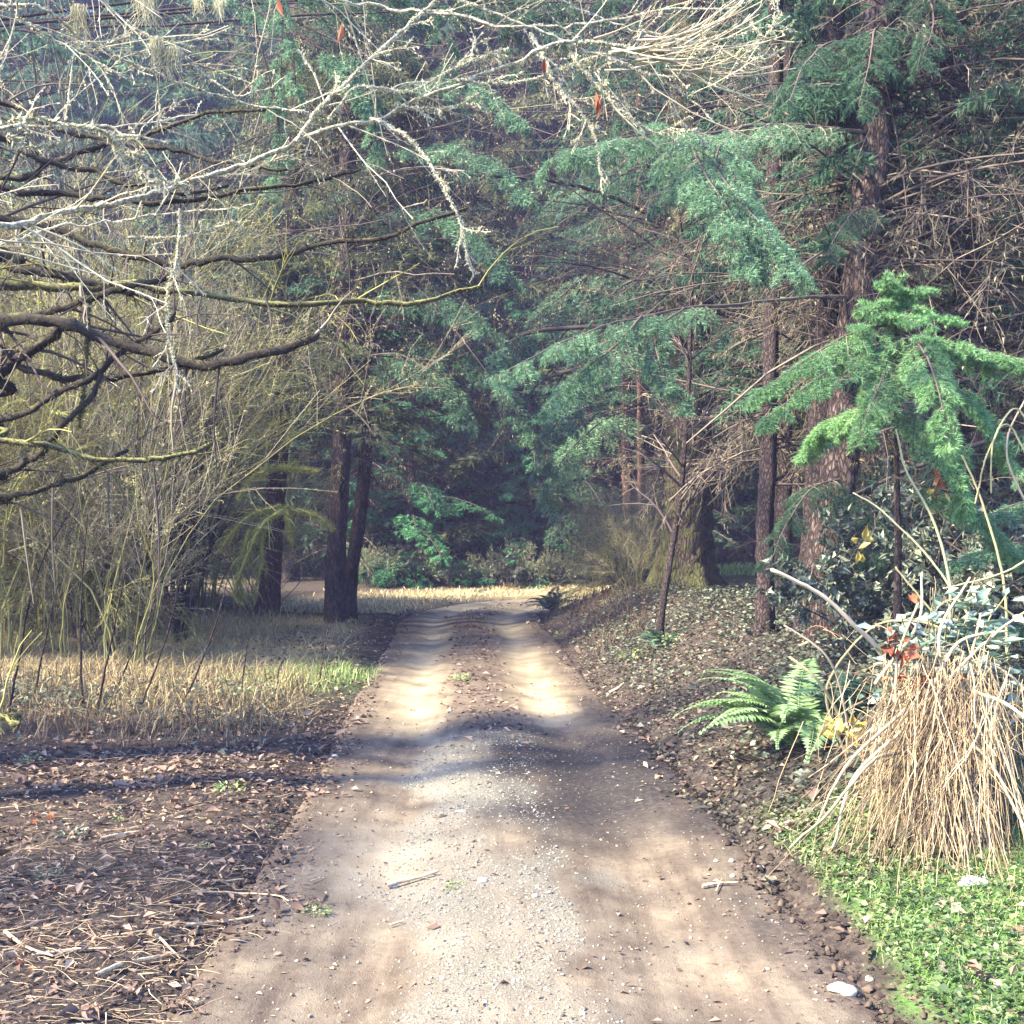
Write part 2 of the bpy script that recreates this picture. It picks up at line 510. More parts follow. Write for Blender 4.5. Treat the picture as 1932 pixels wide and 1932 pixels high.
def barkmat(name, cols, scale=8, stretch=(1, 1, 0.25), bump=0.6, moss=None, moss_amt=0.5, moss_scale=4, tint=0.0):
    m, t, o = nodes(name)
    n = noise(t, scale, 5, 0.65, stretch=stretch)
    r = ramp(t, cols, [0.3 + 0.4 * i / max(1, len(cols) - 1) for i in range(len(cols))])
    t.links.new(n.outputs['Fac'], r.inputs[0])
    col = r.outputs[0]
    hgt = n.outputs['Fac']
    if stretch[2] < 0.5:                                  # upright bark plates with dark cracks between
        tc = t.nodes.new('ShaderNodeTexCoord'); mp = t.nodes.new('ShaderNodeMapping'); mp.inputs['Scale'].default_value = stretch
        t.links.new(tc.outputs['Object'], mp.inputs['Vector'])
        vo = t.nodes.new('ShaderNodeTexVoronoi'); vo.feature = 'DISTANCE_TO_EDGE'; vo.inputs['Scale'].default_value = scale * 2.2
        dv = t.nodes.new('ShaderNodeMix'); dv.data_type = 'VECTOR'; dv.inputs[0].default_value = 0.06
        t.links.new(mp.outputs[0], dv.inputs[4]); t.links.new(n.outputs['Color'], dv.inputs[5]); t.links.new(dv.outputs[1], vo.inputs['Vector'])
        ck = math_n(t, 'MULTIPLY', vo.outputs['Distance'], 5.0, True)
        ckc = ramp(t, [(0.35, 0.33, 0.34), (1, 1, 1)]); t.links.new(ck, ckc.inputs[0])
        col = mix(t, 1.0, col, ckc.outputs[0], 'MULTIPLY')
        hgt = math_n(t, 'ADD', n.outputs['Fac'], ck)
    if moss is not None:
        n2 = noise(t, moss_scale, 4, 0.6)
        ge = t.nodes.new('ShaderNodeNewGeometry')
        sp = t.nodes.new('ShaderNodeSeparateXYZ'); t.links.new(ge.outputs['Normal'], sp.inputs[0])
        up = math_n(t, 'MULTIPLY', sp.outputs['Z'], 0.22)
        f = math_n(t, 'ADD', n2.outputs['Fac'], up)
        f = math_n(t, 'SUBTRACT', f, 1 - moss_amt - 0.12)
        f = math_n(t, 'MULTIPLY', f, 6.0, True)
        col = mix(t, f, col, moss)
    col = obj_var(t, col, 0.25)
    b = t.nodes.new('ShaderNodeBsdfPrincipled')
    b.inputs['Roughness'].default_value = 0.85
    b.inputs['Specular IOR Level'].default_value = 0.2
    t.links.new(col, b.inputs['Base Color'])
    if bump:
        bp = t.nodes.new('ShaderNodeBump'); bp.inputs['Strength'].default_value = bump; bp.inputs['Distance'].default_value = 0.02
        t.links.new(hgt, bp.inputs['Height']); t.links.new(bp.outputs[0], b.inputs['Normal'])
    t.links.new(b.outputs[0], o.inputs['Surface'])
    return m

M = {}
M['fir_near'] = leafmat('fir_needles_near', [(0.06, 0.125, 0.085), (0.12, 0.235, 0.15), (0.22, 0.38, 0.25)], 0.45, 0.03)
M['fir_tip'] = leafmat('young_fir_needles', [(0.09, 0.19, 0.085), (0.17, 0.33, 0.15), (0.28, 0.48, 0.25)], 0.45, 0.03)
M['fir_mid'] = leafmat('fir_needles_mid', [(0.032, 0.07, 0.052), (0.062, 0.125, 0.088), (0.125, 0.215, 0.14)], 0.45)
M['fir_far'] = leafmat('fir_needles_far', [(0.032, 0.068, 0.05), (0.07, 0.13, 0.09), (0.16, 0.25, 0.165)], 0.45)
M['olive'] = leafmat('olive_needles', [(0.045, 0.062, 0.04), (0.09, 0.11, 0.062), (0.19, 0.205, 0.11)], 0.4)
M['cedar'] = leafmat('cedar_sprays', [(0.02, 0.06, 0.04), (0.055, 0.16, 0.09), (0.13, 0.32, 0.17)], 0.4)
M['bark_fir'] = barkmat('fir_bark', [(0.026, 0.019, 0.023), (0.074, 0.053, 0.056), (0.15, 0.112, 0.112)], 16, (1, 1, 0.3), 1.0)
M['bark_red'] = barkmat('reddish_bark', [(0.05, 0.03, 0.03), (0.13, 0.075, 0.07)], 14, (1, 1, 0.3), 0.8)
M['bark_moss'] = barkmat('mossy_fir_bark', [(0.035, 0.026, 0.022), (0.085, 0.062, 0.05), (0.15, 0.115, 0.085)], 9, (1, 1, 0.22), 1.0, (0.085, 0.085, 0.035), 0.44, 5)
M['bark_dark'] = barkmat('dark_bark', [(0.03, 0.022, 0.028), (0.07, 0.05, 0.055)], 20, (1, 1, 0.4), 0.8)
M['limb_moss'] = barkmat('mossy_limb_bark', [(0.012, 0.010, 0.012), (0.030, 0.024, 0.022)], 22, (1, 1, 1), 0.8, (0.075, 0.07, 0.03), 0.24, 9)
M['limb_green'] = barkmat('green_moss_limb', [(0.035, 0.03, 0.022), (0.075, 0.068, 0.04)], 25, (1, 1, 1), 1.0, (0.12, 0.12, 0.055), 0.45, 14)
M['lichen_limb'] = barkmat('lichen_covered_bark', [(0.06, 0.052, 0.05), (0.30, 0.275, 0.235), (0.74, 0.70, 0.58)], 60, (1, 1, 1), 0.6)
M['twig_brown'] = leafmat('brown_twigs', [(0.042, 0.033, 0.041), (0.098, 0.078, 0.08), (0.20, 0.168, 0.145)], 0.0)
M['twig_grey'] = leafmat('grey_twigs', [(0.10, 0.085, 0.075), (0.22, 0.19, 0.15), (0.40, 0.36, 0.28)], 0.0)
M['twig_pale'] = leafmat('pale_lichen_twigs', [(0.20, 0.16, 0.14), (0.36, 0.32, 0.26), (0.55, 0.51, 0.42)], 0.0)
M['twig_moss'] = leafmat('mossy_twigs', [(0.09, 0.082, 0.04), (0.19, 0.182, 0.078), (0.35, 0.34, 0.145)], 0.0)
M['lichen'] = leafmat('hanging_lichen', [(0.30, 0.29, 0.21), (0.48, 0.46, 0.36), (0.68, 0.65, 0.53)], 0.35)
M['flecks'] = leafmat('winter_buds', [(0.16, 0.15, 0.07), (0.33, 0.31, 0.16), (0.56, 0.54, 0.34)], 0.35)
M['moss'] = leafmat('moss_tufts', [(0.13, 0.13, 0.04), (0.28, 0.29, 0.09), (0.50, 0.51, 0.20)], 0.4)
M['moss_dark'] = leafmat('dark_moss_tufts', [(0.03, 0.03, 0.018), (0.06, 0.06, 0.025), (0.13, 0.125, 0.05)], 0.3)
M['flecks_dim'] = leafmat('dim_flecks', [(0.06, 0.055, 0.045), (0.14, 0.125, 0.09), (0.30, 0.28, 0.21)], 0.3)
M['limb_bright'] = barkmat('bright_moss_limb', [(0.16, 0.15, 0.05), (0.30, 0.30, 0.10)], 25, (1, 1, 1), 1.0)
M['twig_bright'] = leafmat('bright_mossy_twigs', [(0.16, 0.15, 0.05), (0.26, 0.26, 0.09), (0.40, 0.40, 0.16)], 0.0)
M['moss_bright'] = leafmat('bright_moss', [(0.20, 0.20, 0.05), (0.34, 0.34, 0.10), (0.50, 0.50, 0.20)], 0.45)
M['moss_mid'] = leafmat('olive_moss_tufts', [(0.05, 0.05, 0.026), (0.10, 0.10, 0.045), (0.20, 0.20, 0.10)], 0.35)
M['straw_sunlit'] = leafmat('sunlit_dry_grass', [(0.28, 0.22, 0.14), (0.48, 0.40, 0.26), (0.68, 0.60, 0.42)], 0.25)  # lighter copy of the meadow grass, sunlight put into its colour
M['straw'] = leafmat('dry_straw', [(0.16, 0.11, 0.085), (0.36, 0.27, 0.19), (0.60, 0.49, 0.36)], 0.2)
M['meadow'] = leafmat('dead_meadow_grass', [(0.16, 0.13, 0.075), (0.36, 0.30, 0.17), (0.58, 0.52, 0.33)], 0.25)
M['straw_dark'] = leafmat('old_straw', [(0.07, 0.052, 0.045), (0.17, 0.128, 0.095), (0.36, 0.29, 0.21)], 0.2)
M['litter'] = leafmat('leaf_litter', [(0.06, 0.044, 0.044), (0.15, 0.104, 0.095), (0.26, 0.18, 0.155), (0.44, 0.335, 0.28)], 0.15)
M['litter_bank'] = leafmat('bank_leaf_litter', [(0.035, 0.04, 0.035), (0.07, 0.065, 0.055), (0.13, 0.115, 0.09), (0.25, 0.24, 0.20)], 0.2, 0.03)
M['chips'] = leafmat('wood_chips', [(0.12, 0.08, 0.06), (0.26, 0.19, 0.14), (0.46, 0.37, 0.27)], 0.0)
M['grass'] = leafmat('green_grass', [(0.06, 0.13, 0.035), (0.14, 0.26, 0.07), (0.32, 0.42, 0.16)], 0.45, 0.04)
M['clover'] = leafmat('clover', [(0.06, 0.11, 0.045), (0.15, 0.23, 0.09), (0.36, 0.40, 0.20)], 0.4, 0.06)
M['ivy'] = leafmat('ground_ivy', [(0.035, 0.05, 0.04), (0.075, 0.095, 0.075), (0.20, 0.23, 0.19)], 0.25, 0.05, rough=0.4)
M['salal'] = leafmat('leathery_leaves', [(0.05, 0.10, 0.08), (0.13, 0.20, 0.17), (0.36, 0.43, 0.40)], 0.25, 0.12, rough=0.4)
M['hedge'] = leafmat('pale_shrub_leaves', [(0.10, 0.13, 0.06), (0.22, 0.26, 0.14), (0.42, 0.46, 0.32)], 0.35, 0.04)
M['fern'] = leafmat('fern_leaflets', [(0.13, 0.22, 0.10), (0.21, 0.34, 0.16), (0.34, 0.48, 0.28)], 0.4, 0.03)
M['fern_dark'] = leafmat('dark_fern_leaflets', [(0.025, 0.07, 0.05), (0.045, 0.11, 0.08), (0.09, 0.17, 0.12)], 0.35, 0.05)
M['orange'] = leafmat('orange_leaf', [(0.16, 0.05, 0.035), (0.30, 0.105, 0.07), (0.42, 0.20, 0.13)], 0.3)
M['yellow'] = leafmat('yellow_leaf', [(0.40, 0.28, 0.06), (0.58, 0.46, 0.14), (0.68, 0.60, 0.34)], 0.35)
M['cane'] = leafmat('thorny_cane', [(0.20, 0.12, 0.09), (0.34, 0.24, 0.18), (0.48, 0.39, 0.30)], 0.0, 0.05)
M['cane_green'] = leafmat('olive_cane', [(0.16, 0.13, 0.08), (0.28, 0.25, 0.15), (0.42, 0.38, 0.25)], 0.0)
M['stick'] = barkmat('fallen_stick', [(0.22, 0.15, 0.11), (0.42, 0.32, 0.23), (0.58, 0.48, 0.36)], 40, (1, 1, 1), 0.4)
M['stone_pale'] = barkmat('pale_stone', [(0.26, 0.24, 0.21), (0.42, 0.40, 0.36), (0.56, 0.54, 0.49)], 40, (1, 1, 1), 0.4)
M['gravel'] = leafmat('gravel_stones', [(0.07, 0.064, 0.068), (0.17, 0.16, 0.152), (0.30, 0.285, 0.26), (0.52, 0.49, 0.43)], 0.0)
M['dirt_clod'] = leafmat('soil_clods', [(0.025, 0.02, 0.022), (0.06, 0.045, 0.042), (0.11, 0.085, 0.075)], 0.0)

def ground_material():
    m, t, o = nodes('forest_floor')
    n1 = noise(t, 0.9, 6, 0.65); n2 = noise(t, 14, 6, 0.7); n3 = noise(t, 60, 4, 0.7)
    soil = ramp(t, [(0.020, 0.017, 0.020), (0.052, 0.042, 0.042), (0.11, 0.088, 0.08)], [0.3, 0.5, 0.72]); t.links.new(n2.outputs['Fac'], soil.inputs[0])
    green = ramp(t, [(0.03, 0.06, 0.02), (0.08, 0.15, 0.05), (0.16, 0.22, 0.09)], [0.3, 0.5, 0.7]); t.links.new(n2.outputs['Fac'], green.inputs[0])
    straw = ramp(t, [(0.14, 0.115, 0.075), (0.30, 0.25, 0.16), (0.48, 0.41, 0.28)], [0.3, 0.5, 0.7]); t.links.new(n3.outputs['Fac'], straw.inputs[0])
    a = attr(t, 'green'); b = attr(t, 'straw')
    col = mix(t, a.outputs['Fac'], soil.outputs[0], green.outputs[0])
    col = mix(t, b.outputs['Fac'], col, straw.outputs[0])
    p = t.nodes.new('ShaderNodeBsdfPrincipled'); p.inputs['Roughness'].default_value = 0.95; p.inputs['Specular IOR Level'].default_value = 0.1
    t.links.new(col, p.inputs['Base Color'])
    bp = t.nodes.new('ShaderNodeBump'); bp.inputs['Strength'].default_value = 0.9; bp.inputs['Distance'].default_value = 0.05
    t.links.new(n2.outputs['Fac'], bp.inputs['Height']); t.links.new(bp.outputs[0], p.inputs['Normal'])
    t.links.new(p.outputs[0], o.inputs['Surface'])
    return m
def road_material():
    m, t, o = nodes('dirt_road')
    n1 = noise(t, 2.2, 6, 0.65); n2 = noise(t, 30, 5, 0.7); n3 = noise(t, 150, 3, 0.7)
    tan = ramp(t, [(0.085, 0.068, 0.062), (0.145, 0.117, 0.101), (0.24, 0.198, 0.160)], [0.32, 0.5, 0.7]); t.links.new(n1.outputs['Fac'], tan.inputs[0])
    grit = ramp(t, [(0.55, 0.52, 0.52), (1, 1, 1), (1.0, 1.0, 1.0)], [0.3, 0.48, 0.8]); t.links.new(n2.outputs['Fac'], grit.inputs[0])
    col = mix(t, 0.55, tan.outputs[0], grit.outputs[0], 'MULTIPLY')
    gr = ramp(t, [(0.06, 0.057, 0.058), (0.165, 0.157, 0.148), (0.34, 0.32, 0.285)], [0.32, 0.5, 0.68]); t.links.new(n3.outputs['Fac'], gr.inputs[0])
    n4 = noise(t, 9, 4, 0.6, stretch=(1, 0.12, 1))
    sk = ramp(t, [(0.52, 0.48, 0.49), (1, 1, 1)], [0.38, 0.58]); t.links.new(n4.outputs['Fac'], sk.inputs[0])
    col = mix(t, 0.7, col, sk.outputs[0], 'MULTIPLY')
    col = mix(t, attr(t, 'gravel').outputs['Fac'], col, gr.outputs[0])
    lf = ramp(t, [(0.04, 0.031, 0.033), (0.10, 0.076, 0.07), (0.19, 0.145, 0.125)], [0.3, 0.5, 0.7]); t.links.new(n2.outputs['Fac'], lf.inputs[0])
    col = mix(t, attr(t, 'leafy').outputs['Fac'], col, lf.outputs[0])
    sunlit_tone = ramp(t, [(0.22, 0.18, 0.14), (0.34, 0.285, 0.22), (0.44, 0.375, 0.29)], [0.3, 0.5, 0.72]); t.links.new(n1.outputs['Fac'], sunlit_tone.inputs[0])  # pale tone for the sunlight painted on the road
    col = mix(t, attr(t, 'sunlit_tone').outputs['Fac'], col, sunlit_tone.outputs[0])
    dm = ramp(t, [(0.015, 0.013, 0.018), (0.034, 0.030, 0.035), (0.075, 0.065, 0.068)], [0.3, 0.5, 0.7]); t.links.new(n2.outputs['Fac'], dm.inputs[0])  # dark tone for wet soil and the painted shade
    col = mix(t, attr(t, 'damp_shade').outputs['Fac'], col, dm.outputs[0])
    p = t.nodes.new('ShaderNodeBsdfPrincipled'); p.inputs['Roughness'].default_value = 0.93; p.inputs['Specular IOR Level'].default_value = 0.15
    t.links.new(col, p.inputs['Base Color'])
    hh = math_n(t, 'ADD', n2.outputs['Fac'], n3.outputs['Fac'])
    bp = t.nodes.new('ShaderNodeBump'); bp.inputs['Strength'].default_value = 0.6; bp.inputs['Distance'].default_value = 0.012
    t.links.new(hh, bp.inputs['Height']); t.links.new(bp.outputs[0], p.inputs['Normal'])
    t.links.new(p.outputs[0], o.inputs['Surface'])
    return m
M['ground'] = ground_material()
M['road'] = road_material()

def set_attr(o, name, vals):
    a = o.data.attributes.new(name, 'FLOAT', 'POINT')
    a.data.foreach_set('value', np.asarray(vals, np.float32).ravel())

# ------------------------------------------------------------------ ground and road
def axis(lo, a, b, hi, fine, grow_):
    mid = list(np.arange(a, b, fine))
    up, s = [], fine
    x = b
    while x < hi:
        up.append(x); s *= grow_; x += s
    dn, s, x = [], fine, a
    while x > lo:
        s *= grow_; x -= s; dn.append(x)
    return np.array(dn[::-1] + mid + up + [hi])
def grid_faces(nx, ny):
    i = np.arange(ny - 1)[:, None]; j = np.arange(nx - 1)[None, :]
    return np.stack([i * nx + j, i * nx + j + 1, (i + 1) * nx + j + 1, (i + 1) * nx + j], -1).reshape(-1, 4)

def green_zone(x, y):
    """How green with sod the ground is: the grassy corner by the road, the lawn past the big fir, grass on the verges."""
    g = sm(1.28, 1.4, x + 0.25 * fbm(x * 3, y * 3, 91, 3)) * (1 - sm(5.2, 6.2, y)) * 0.95
    g = np.maximum(g, np.exp(-(((x - 4.8) / 2.5) ** 2 + ((y - 21.4) / 2.1) ** 2) * 1.1))
    g = np.maximum(g, 0.8 * np.exp(-(((x + 2.2) / 0.9) ** 2 + ((y - 11.6) / 1.6) ** 2)))
    return np.clip(g + 0.5 * fbm(x * 1.2, y * 1.2, 20, 3) * (g > 0.05), 0, 1)
def straw_zone(x, y):
    u, v = road_uv(x, y); u = u.reshape(np.shape(x))
    s = sm(9.3, 11.5, y + 2.4 * fbm(x * 0.7, y * 0.7, 5, 3)) * (1 - sm(17, 20, y)) * sm(1.3, 2.2, -u)
    s = np.maximum(s, sm(23, 27, y) * sm(-6, -8, x) * (1 - sm(50, 58, y)))
    s = np.maximum(s, 0.95 * sm(1.0, 1.4, -u) * (1 - sm(3.6, 4.6, -u)) * sm(19.5, 21.5, y))  # far verge paled, its sunlight put into the ground colour
    return np.clip(s * (0.8 + 0.8 * fbm(x * 2, y * 2, 31, 3)), 0, 1)

xs = axis(-170, -4.6, 4.6, 170, 0.075, 1.1)
ys = axis(-60, 2.2, 20, 320, 0.10, 1.08)
X, Y = np.meshgrid(xs, ys)
mb = MB()
mb.add(np.stack([X, Y, gz(X, Y)], -1), grid_faces(len(xs), len(ys)))
ground = struct('ground', mb, M['ground'])
set_attr(ground, 'green', green_zone(X, Y))
set_attr(ground, 'straw', straw_zone(X, Y))

nu, nv = 51, 560
cl2 = catmull(np.c_[CL, np.zeros(len(CL))], nv)[:, :2]
clt2 = nrm(np.gradient(cl2, axis=0))
uu = np.linspace(-1.34, 1.34, nu)
RX = cl2[:, None, 0] + clt2[:, None, 1] * uu[None, :]
RY = cl2[:, None, 1] - clt2[:, None, 0] * uu[None, :]
U = np.broadcast_to(uu[None], RX.shape)
RZ = road_z(U, RX, RY) - 0.16 * sm(1.14, 1.34, np.abs(U)) + 0.012
mb = MB(); mb.add(np.stack([RX, RY, RZ], -1), grid_faces(nu, nv)[:, ::-1])
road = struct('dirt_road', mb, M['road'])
gn = fbm(RX * 2.2, RY * 1.4, 41, 4); gn2 = fbm(RX * 5, RY * 5, 47, 3)
gc = 0.0 + 0.02 * (RY - 3)
gravel_f = sm(0.42, 0.26, np.abs(U + 0.15 + 0.7 * gn) - 0.02) * (1 - sm(7.6, 9.0, RY + 1.6 * gn))
gpat = np.clip(0.95 + 3.6 * fbm(RX * 1.5, RY * 0.9, 55, 3), 0, 1.15)
gravel_f = gravel_f * gpat
gravel_f = np.maximum(gravel_f, sm(0.15, 0.35, gn + 0.25 * gn2) * sm(0.95, 0.8, np.abs(U)) * (1 - sm(9, 12, RY)) * 0.7)
leafy_f = sm(0.34, 0.16, np.abs(U - 0.02 + 0.2 * gn)) * sm(8.0, 9.5, RY + 1.2 * gn) * 0.9
leafy_f = np.maximum(leafy_f, sm(0.92, 1.16, np.abs(U) + 0.45 * gn + 0.2 * gn2))
leafy_f = np.clip(leafy_f * (0.75 + 1.3 * gn2), 0, 1) * (1 - 0.8 * sm(20.5, 22, RY))
set_attr(road, 'gravel', np.clip(gravel_f, 0, 1) * 0.9)
set_attr(road, 'leafy', leafy_f)
dn = fbm(RX * 3.0, RY * 0.9, 77, 4)
damp_shade_f = np.clip(1.6 * np.exp(-((RY - 7.0 - 0.5 * U) / 1.35) ** 2), 0, 1) * sm(-0.28, 0.12, U + 0.7 * dn) * np.clip(1.0 + 3.0 * dn, 0, 1)      # wet mud and shade, painted together on the right of the track
damp_shade_f = np.maximum(damp_shade_f, 0.9 * np.exp(-((U - 1.06 + 0.25 * dn) / 0.17) ** 2) * np.clip(0.5 + 1.8 * dn, 0, 1) * (1 - sm(14, 18, RY)))
damp_shade_f = np.maximum(damp_shade_f, 0.45 * np.exp(-((U + 0.98 + 0.2 * dn) / 0.12) ** 2) * np.clip(0.5 + 1.8 * dn, 0, 1) * (1 - sm(8, 10, RY)))
sunlit_f = np.exp(-((np.abs(U + 0.08 * gn) - 0.60) / 0.24) ** 2) * sm(8.3, 9.6, RY + 1.5 * gn)                       # sunlight painted as paler dirt along the wheel tracks
sunlit_f = np.maximum(sunlit_f, 0.9 * np.exp(-((U + 0.62) / 0.26) ** 2 - ((RY - 5.4) / 0.7) ** 2))  # painted sun pool near the left edge
sunlit_f = np.maximum(sunlit_f, sm(20.0, 21.5, RY))  # far bend painted as sunlit
set_attr(road, 'sunlit_tone', np.clip(sunlit_f * (0.85 + 0.8 * gn2), 0, 1) * 0.85)  # mask of the painted sunlight
set_attr(road, 'damp_shade', np.clip(damp_shade_f, 0, 1) * 0.96)
def rz1(x, y):
    u, _ = road_uv(x, y)
    return road_z(u, np.asarray(x), np.asarray(y)) + 0.012
def top(x, y):
    """Height of whatever surface lies uppermost at (x, y): road or ground."""
    x = np.asarray(x, float); y = np.asarray(y, float)
    u, _ = road_uv(x, y)
    r = road_z(u, x, y) - 0.16 * sm(1.14, 1.34, np.abs(u)) + 0.012
    return np.where(np.abs(u) < 1.34, np.maximum(r, gz(x, y)), gz(x, y))

# ------------------------------------------------------------------ loose ground cover
def scatter(n, x0, x1, y0, y1, keep=None):
    x = rng.uniform(x0, x1, n)
    # denser towards the viewer side of the strip, where single pieces can be seen
    y = y0 + (y1 - y0) * rng.random(n) ** 1.5
    if keep is not None:
        k = rng.random(n) < keep(x, y)
        x, y = x[k], y[k]
    return x, y
def flat_dirs(n, tilt=0.35):
    a = rng.uniform(0, 2 * math.pi, n)
    d = np.stack([np.cos(a), np.sin(a), rng.normal(0, tilt * 0.6, n)], -1)
    nr = nrm(np.stack([rng.normal(0, tilt, n), rng.normal(0, tilt, n), np.ones(n)], -1))
    return nrm(d), nr

def do_gravel():
    mb = MB()
    def kp(x, y):
        u, _ = road_uv(x, y)
        n = fbm(x * 2.2, y * 1.4, 41, 4)
        return np.clip(sm(0.44, 0.24, np.abs(u + 0.15 + 0.7 * n) - 0.02), 0, 1) * (1 - sm(7.4, 8.8, y + 1.6 * n)) * np.clip(0.95 + 3.6 * fbm(x * 1.5, y * 0.9, 55, 3), 0, 1) + 0.07 * (np.abs(u) < 1.1)
    x, y = scatter(52000, -1.2, 1.2, 2.6, 9.5, kp)
    sz = np.minimum(rng.lognormal(math.log(0.010), 0.4, len(x)), 0.03)
    pebbles(mb, np.stack([x, y, top(x, y) + sz * 0.1], -1), sz, 0.6, np.clip(rng.beta(1.8, 2.4, len(x)), 0, 1))
    stuff('gravel', mb, M['gravel'], 'loose pale grey gravel along the middle of the dirt road')
    mb = MB()
    def kp(x, y):
        u, _ = road_uv(x, y)
        return np.exp(-((u - 1.22 + 0.3 * fbm(x * 2, y * 2, 57, 2)) / 0.10) ** 2) * sm(9, 6, y) + 0.6 * np.exp(-((u + 1.18 + 0.3 * fbm(x * 2, y * 2, 58, 2)) / 0.12) ** 2)
    x, y = scatter(42000, -1.7, 1.7, 2.6, 12, kp)
    sz = np.minimum(rng.lognormal(math.log(0.017), 0.5, len(x)), 0.06)
    pebbles(mb, np.stack([x, y, top(x, y) + sz * 0.15], -1), sz, 0.8)
    stuff('soil_clods', mb, M['dirt_clod'], 'dark crumbly soil along both edges of the road')
do_gravel()

def do_litter():
    # left of the road: brown leaves and bits of bark
    mb = MB()
    def kl(x, y):
        u, _ = road_uv(x, y)
        return np.clip(sm(0.98, 1.32, -u + 0.75 * fbm(x * 1.7, y * 1.7, 51, 3)), 0, 1) * (1 - 0.75 * sm(9.2, 10.5, y)) * (1 - 0.7 * np.exp(-((y - 8.0) / 0.5) ** 2))
    x, y = scatter(50000, -7.0, -0.8, 2.6, 12, kl)
    n = len(x)
    d, nr = flat_dirs(n, 0.5)
    L = np.minimum(rng.lognormal(math.log(0.025), 0.45, n), 0.055)
    scraps(mb, np.stack([x, y, top(x, y) + rng.uniform(0.003, 0.02, n)], -1), d, nr, L, L * rng.uniform(0.22, 0.6, n), 0.35, np.clip(rng.beta(2, 2.2, n), 0, 1))
    x, y = scatter(1200, -5.5, -0.9, 2.6, 8, kl); n = len(x)
    d, nr = flat_dirs(n, 0.7); L = rng.lognormal(math.log(0.05), 0.3, n)
    leaves(mb, np.stack([x, y, top(x, y) + rng.uniform(0.012, 0.04, n)], -1), d, nr, L, L * rng.uniform(0.3, 0.6, n), 0.5, rng.random(n), 0.25)
    stuff('leaf_litter', mb, M['litter'], 'brown dead leaves and bark covering the ground left of the road')
    # right bank
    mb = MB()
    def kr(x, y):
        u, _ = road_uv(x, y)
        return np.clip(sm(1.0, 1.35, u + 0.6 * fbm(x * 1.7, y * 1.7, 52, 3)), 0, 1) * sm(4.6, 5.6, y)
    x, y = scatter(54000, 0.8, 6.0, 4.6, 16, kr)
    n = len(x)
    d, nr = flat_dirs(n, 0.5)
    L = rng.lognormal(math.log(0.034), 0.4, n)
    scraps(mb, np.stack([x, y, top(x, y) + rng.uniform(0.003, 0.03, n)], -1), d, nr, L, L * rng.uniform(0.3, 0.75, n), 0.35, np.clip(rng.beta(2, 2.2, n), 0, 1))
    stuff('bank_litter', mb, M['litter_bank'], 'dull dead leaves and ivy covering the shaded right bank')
    # leaves strewn on the road crown and its far end
    mb = MB()
    def kc(x, y):
        u, _ = road_uv(x, y)
        n = fbm(x * 2.2, y * 1.4, 41, 4)
        return np.clip(sm(0.45, 0.15, np.abs(u - 0.02 + 0.2 * n)) * sm(7.5, 9.5, y) + sm(0.85, 1.2, np.abs(u)), 0, 1) * 0.9
    x, y = scatter(15000, -3.3, 2.2, 6.5, 24, kc)
    n = len(x)
    d, nr = flat_dirs(n, 0.4)
    L = rng.lognormal(math.log(0.045), 0.35, n)
    scraps(mb, np.stack([x, y, top(x, y) + 0.008], -1), d, nr, L, L * rng.uniform(0.35, 0.75, n), 0.3, None)
    x = rng.uniform(-1.15, 1.15, 2600); y = 2.8 + 9 * rng.random(2600) ** 1.3; n = len(x)
    d, nr = flat_dirs(n, 0.25); L = rng.lognormal(math.log(0.016), 0.5, n)
    scraps(mb, np.stack([x, y, top(x, y) + 0.004], -1), d, nr, L, L * rng.uniform(0.2, 0.7, n), 0.3, rng.random(n))
    x = rng.uniform(1.25, 3.2, 2400); y = rng.uniform(2.8, 6.0, 2400); n = len(x)
    d, nr = flat_dirs(n, 0.5); L = rng.lognormal(math.log(0.038), 0.4, n)
    scraps(mb, np.stack([x, y, top(x, y) + rng.uniform(0.015, 0.045, n)], -1), d, nr, L * 0.8, L * rng.uniform(0.25, 0.5, n), 0.3, rng.random(n) * 0.8)
    stuff('strewn_leaves', mb, M['litter'], 'reddish brown leaves strewn along the crown and verges of the road')
    # fine wood chips and broken straw, lower left
    mb = MB()
    def kw(x, y):
        u, _ = road_uv(x, y)
        return sm(1.0, 1.3, -u) * (0.25 + 0.75 * np.exp(-((y - 4.1) / 0.9) ** 2))
    x, y = scatter(7500, -3.8, -0.95, 2.7, 7.4, kw)
    n = len(x)
    a = rng.normal(0.15, 0.9, n); L = rng.lognormal(math.log(0.07), 0.55, n)
    d = np.stack([np.cos(a), np.sin(a), rng.normal(0.02, 0.08, n)], -1)
    P, R = grow(np.stack([x, y, top(x, y) + rng.uniform(0.006, 0.03, n)], -1), d, L, rng.uniform(0.0011, 0.0026, n), 4, 0.02, 0.2, 0.0010)
    tubes(mb, P, R, 3)
    stuff('wood_chips', mb, M['chips'], 'pale broken twigs and straw over the ground at the left road edge')
do_litter()

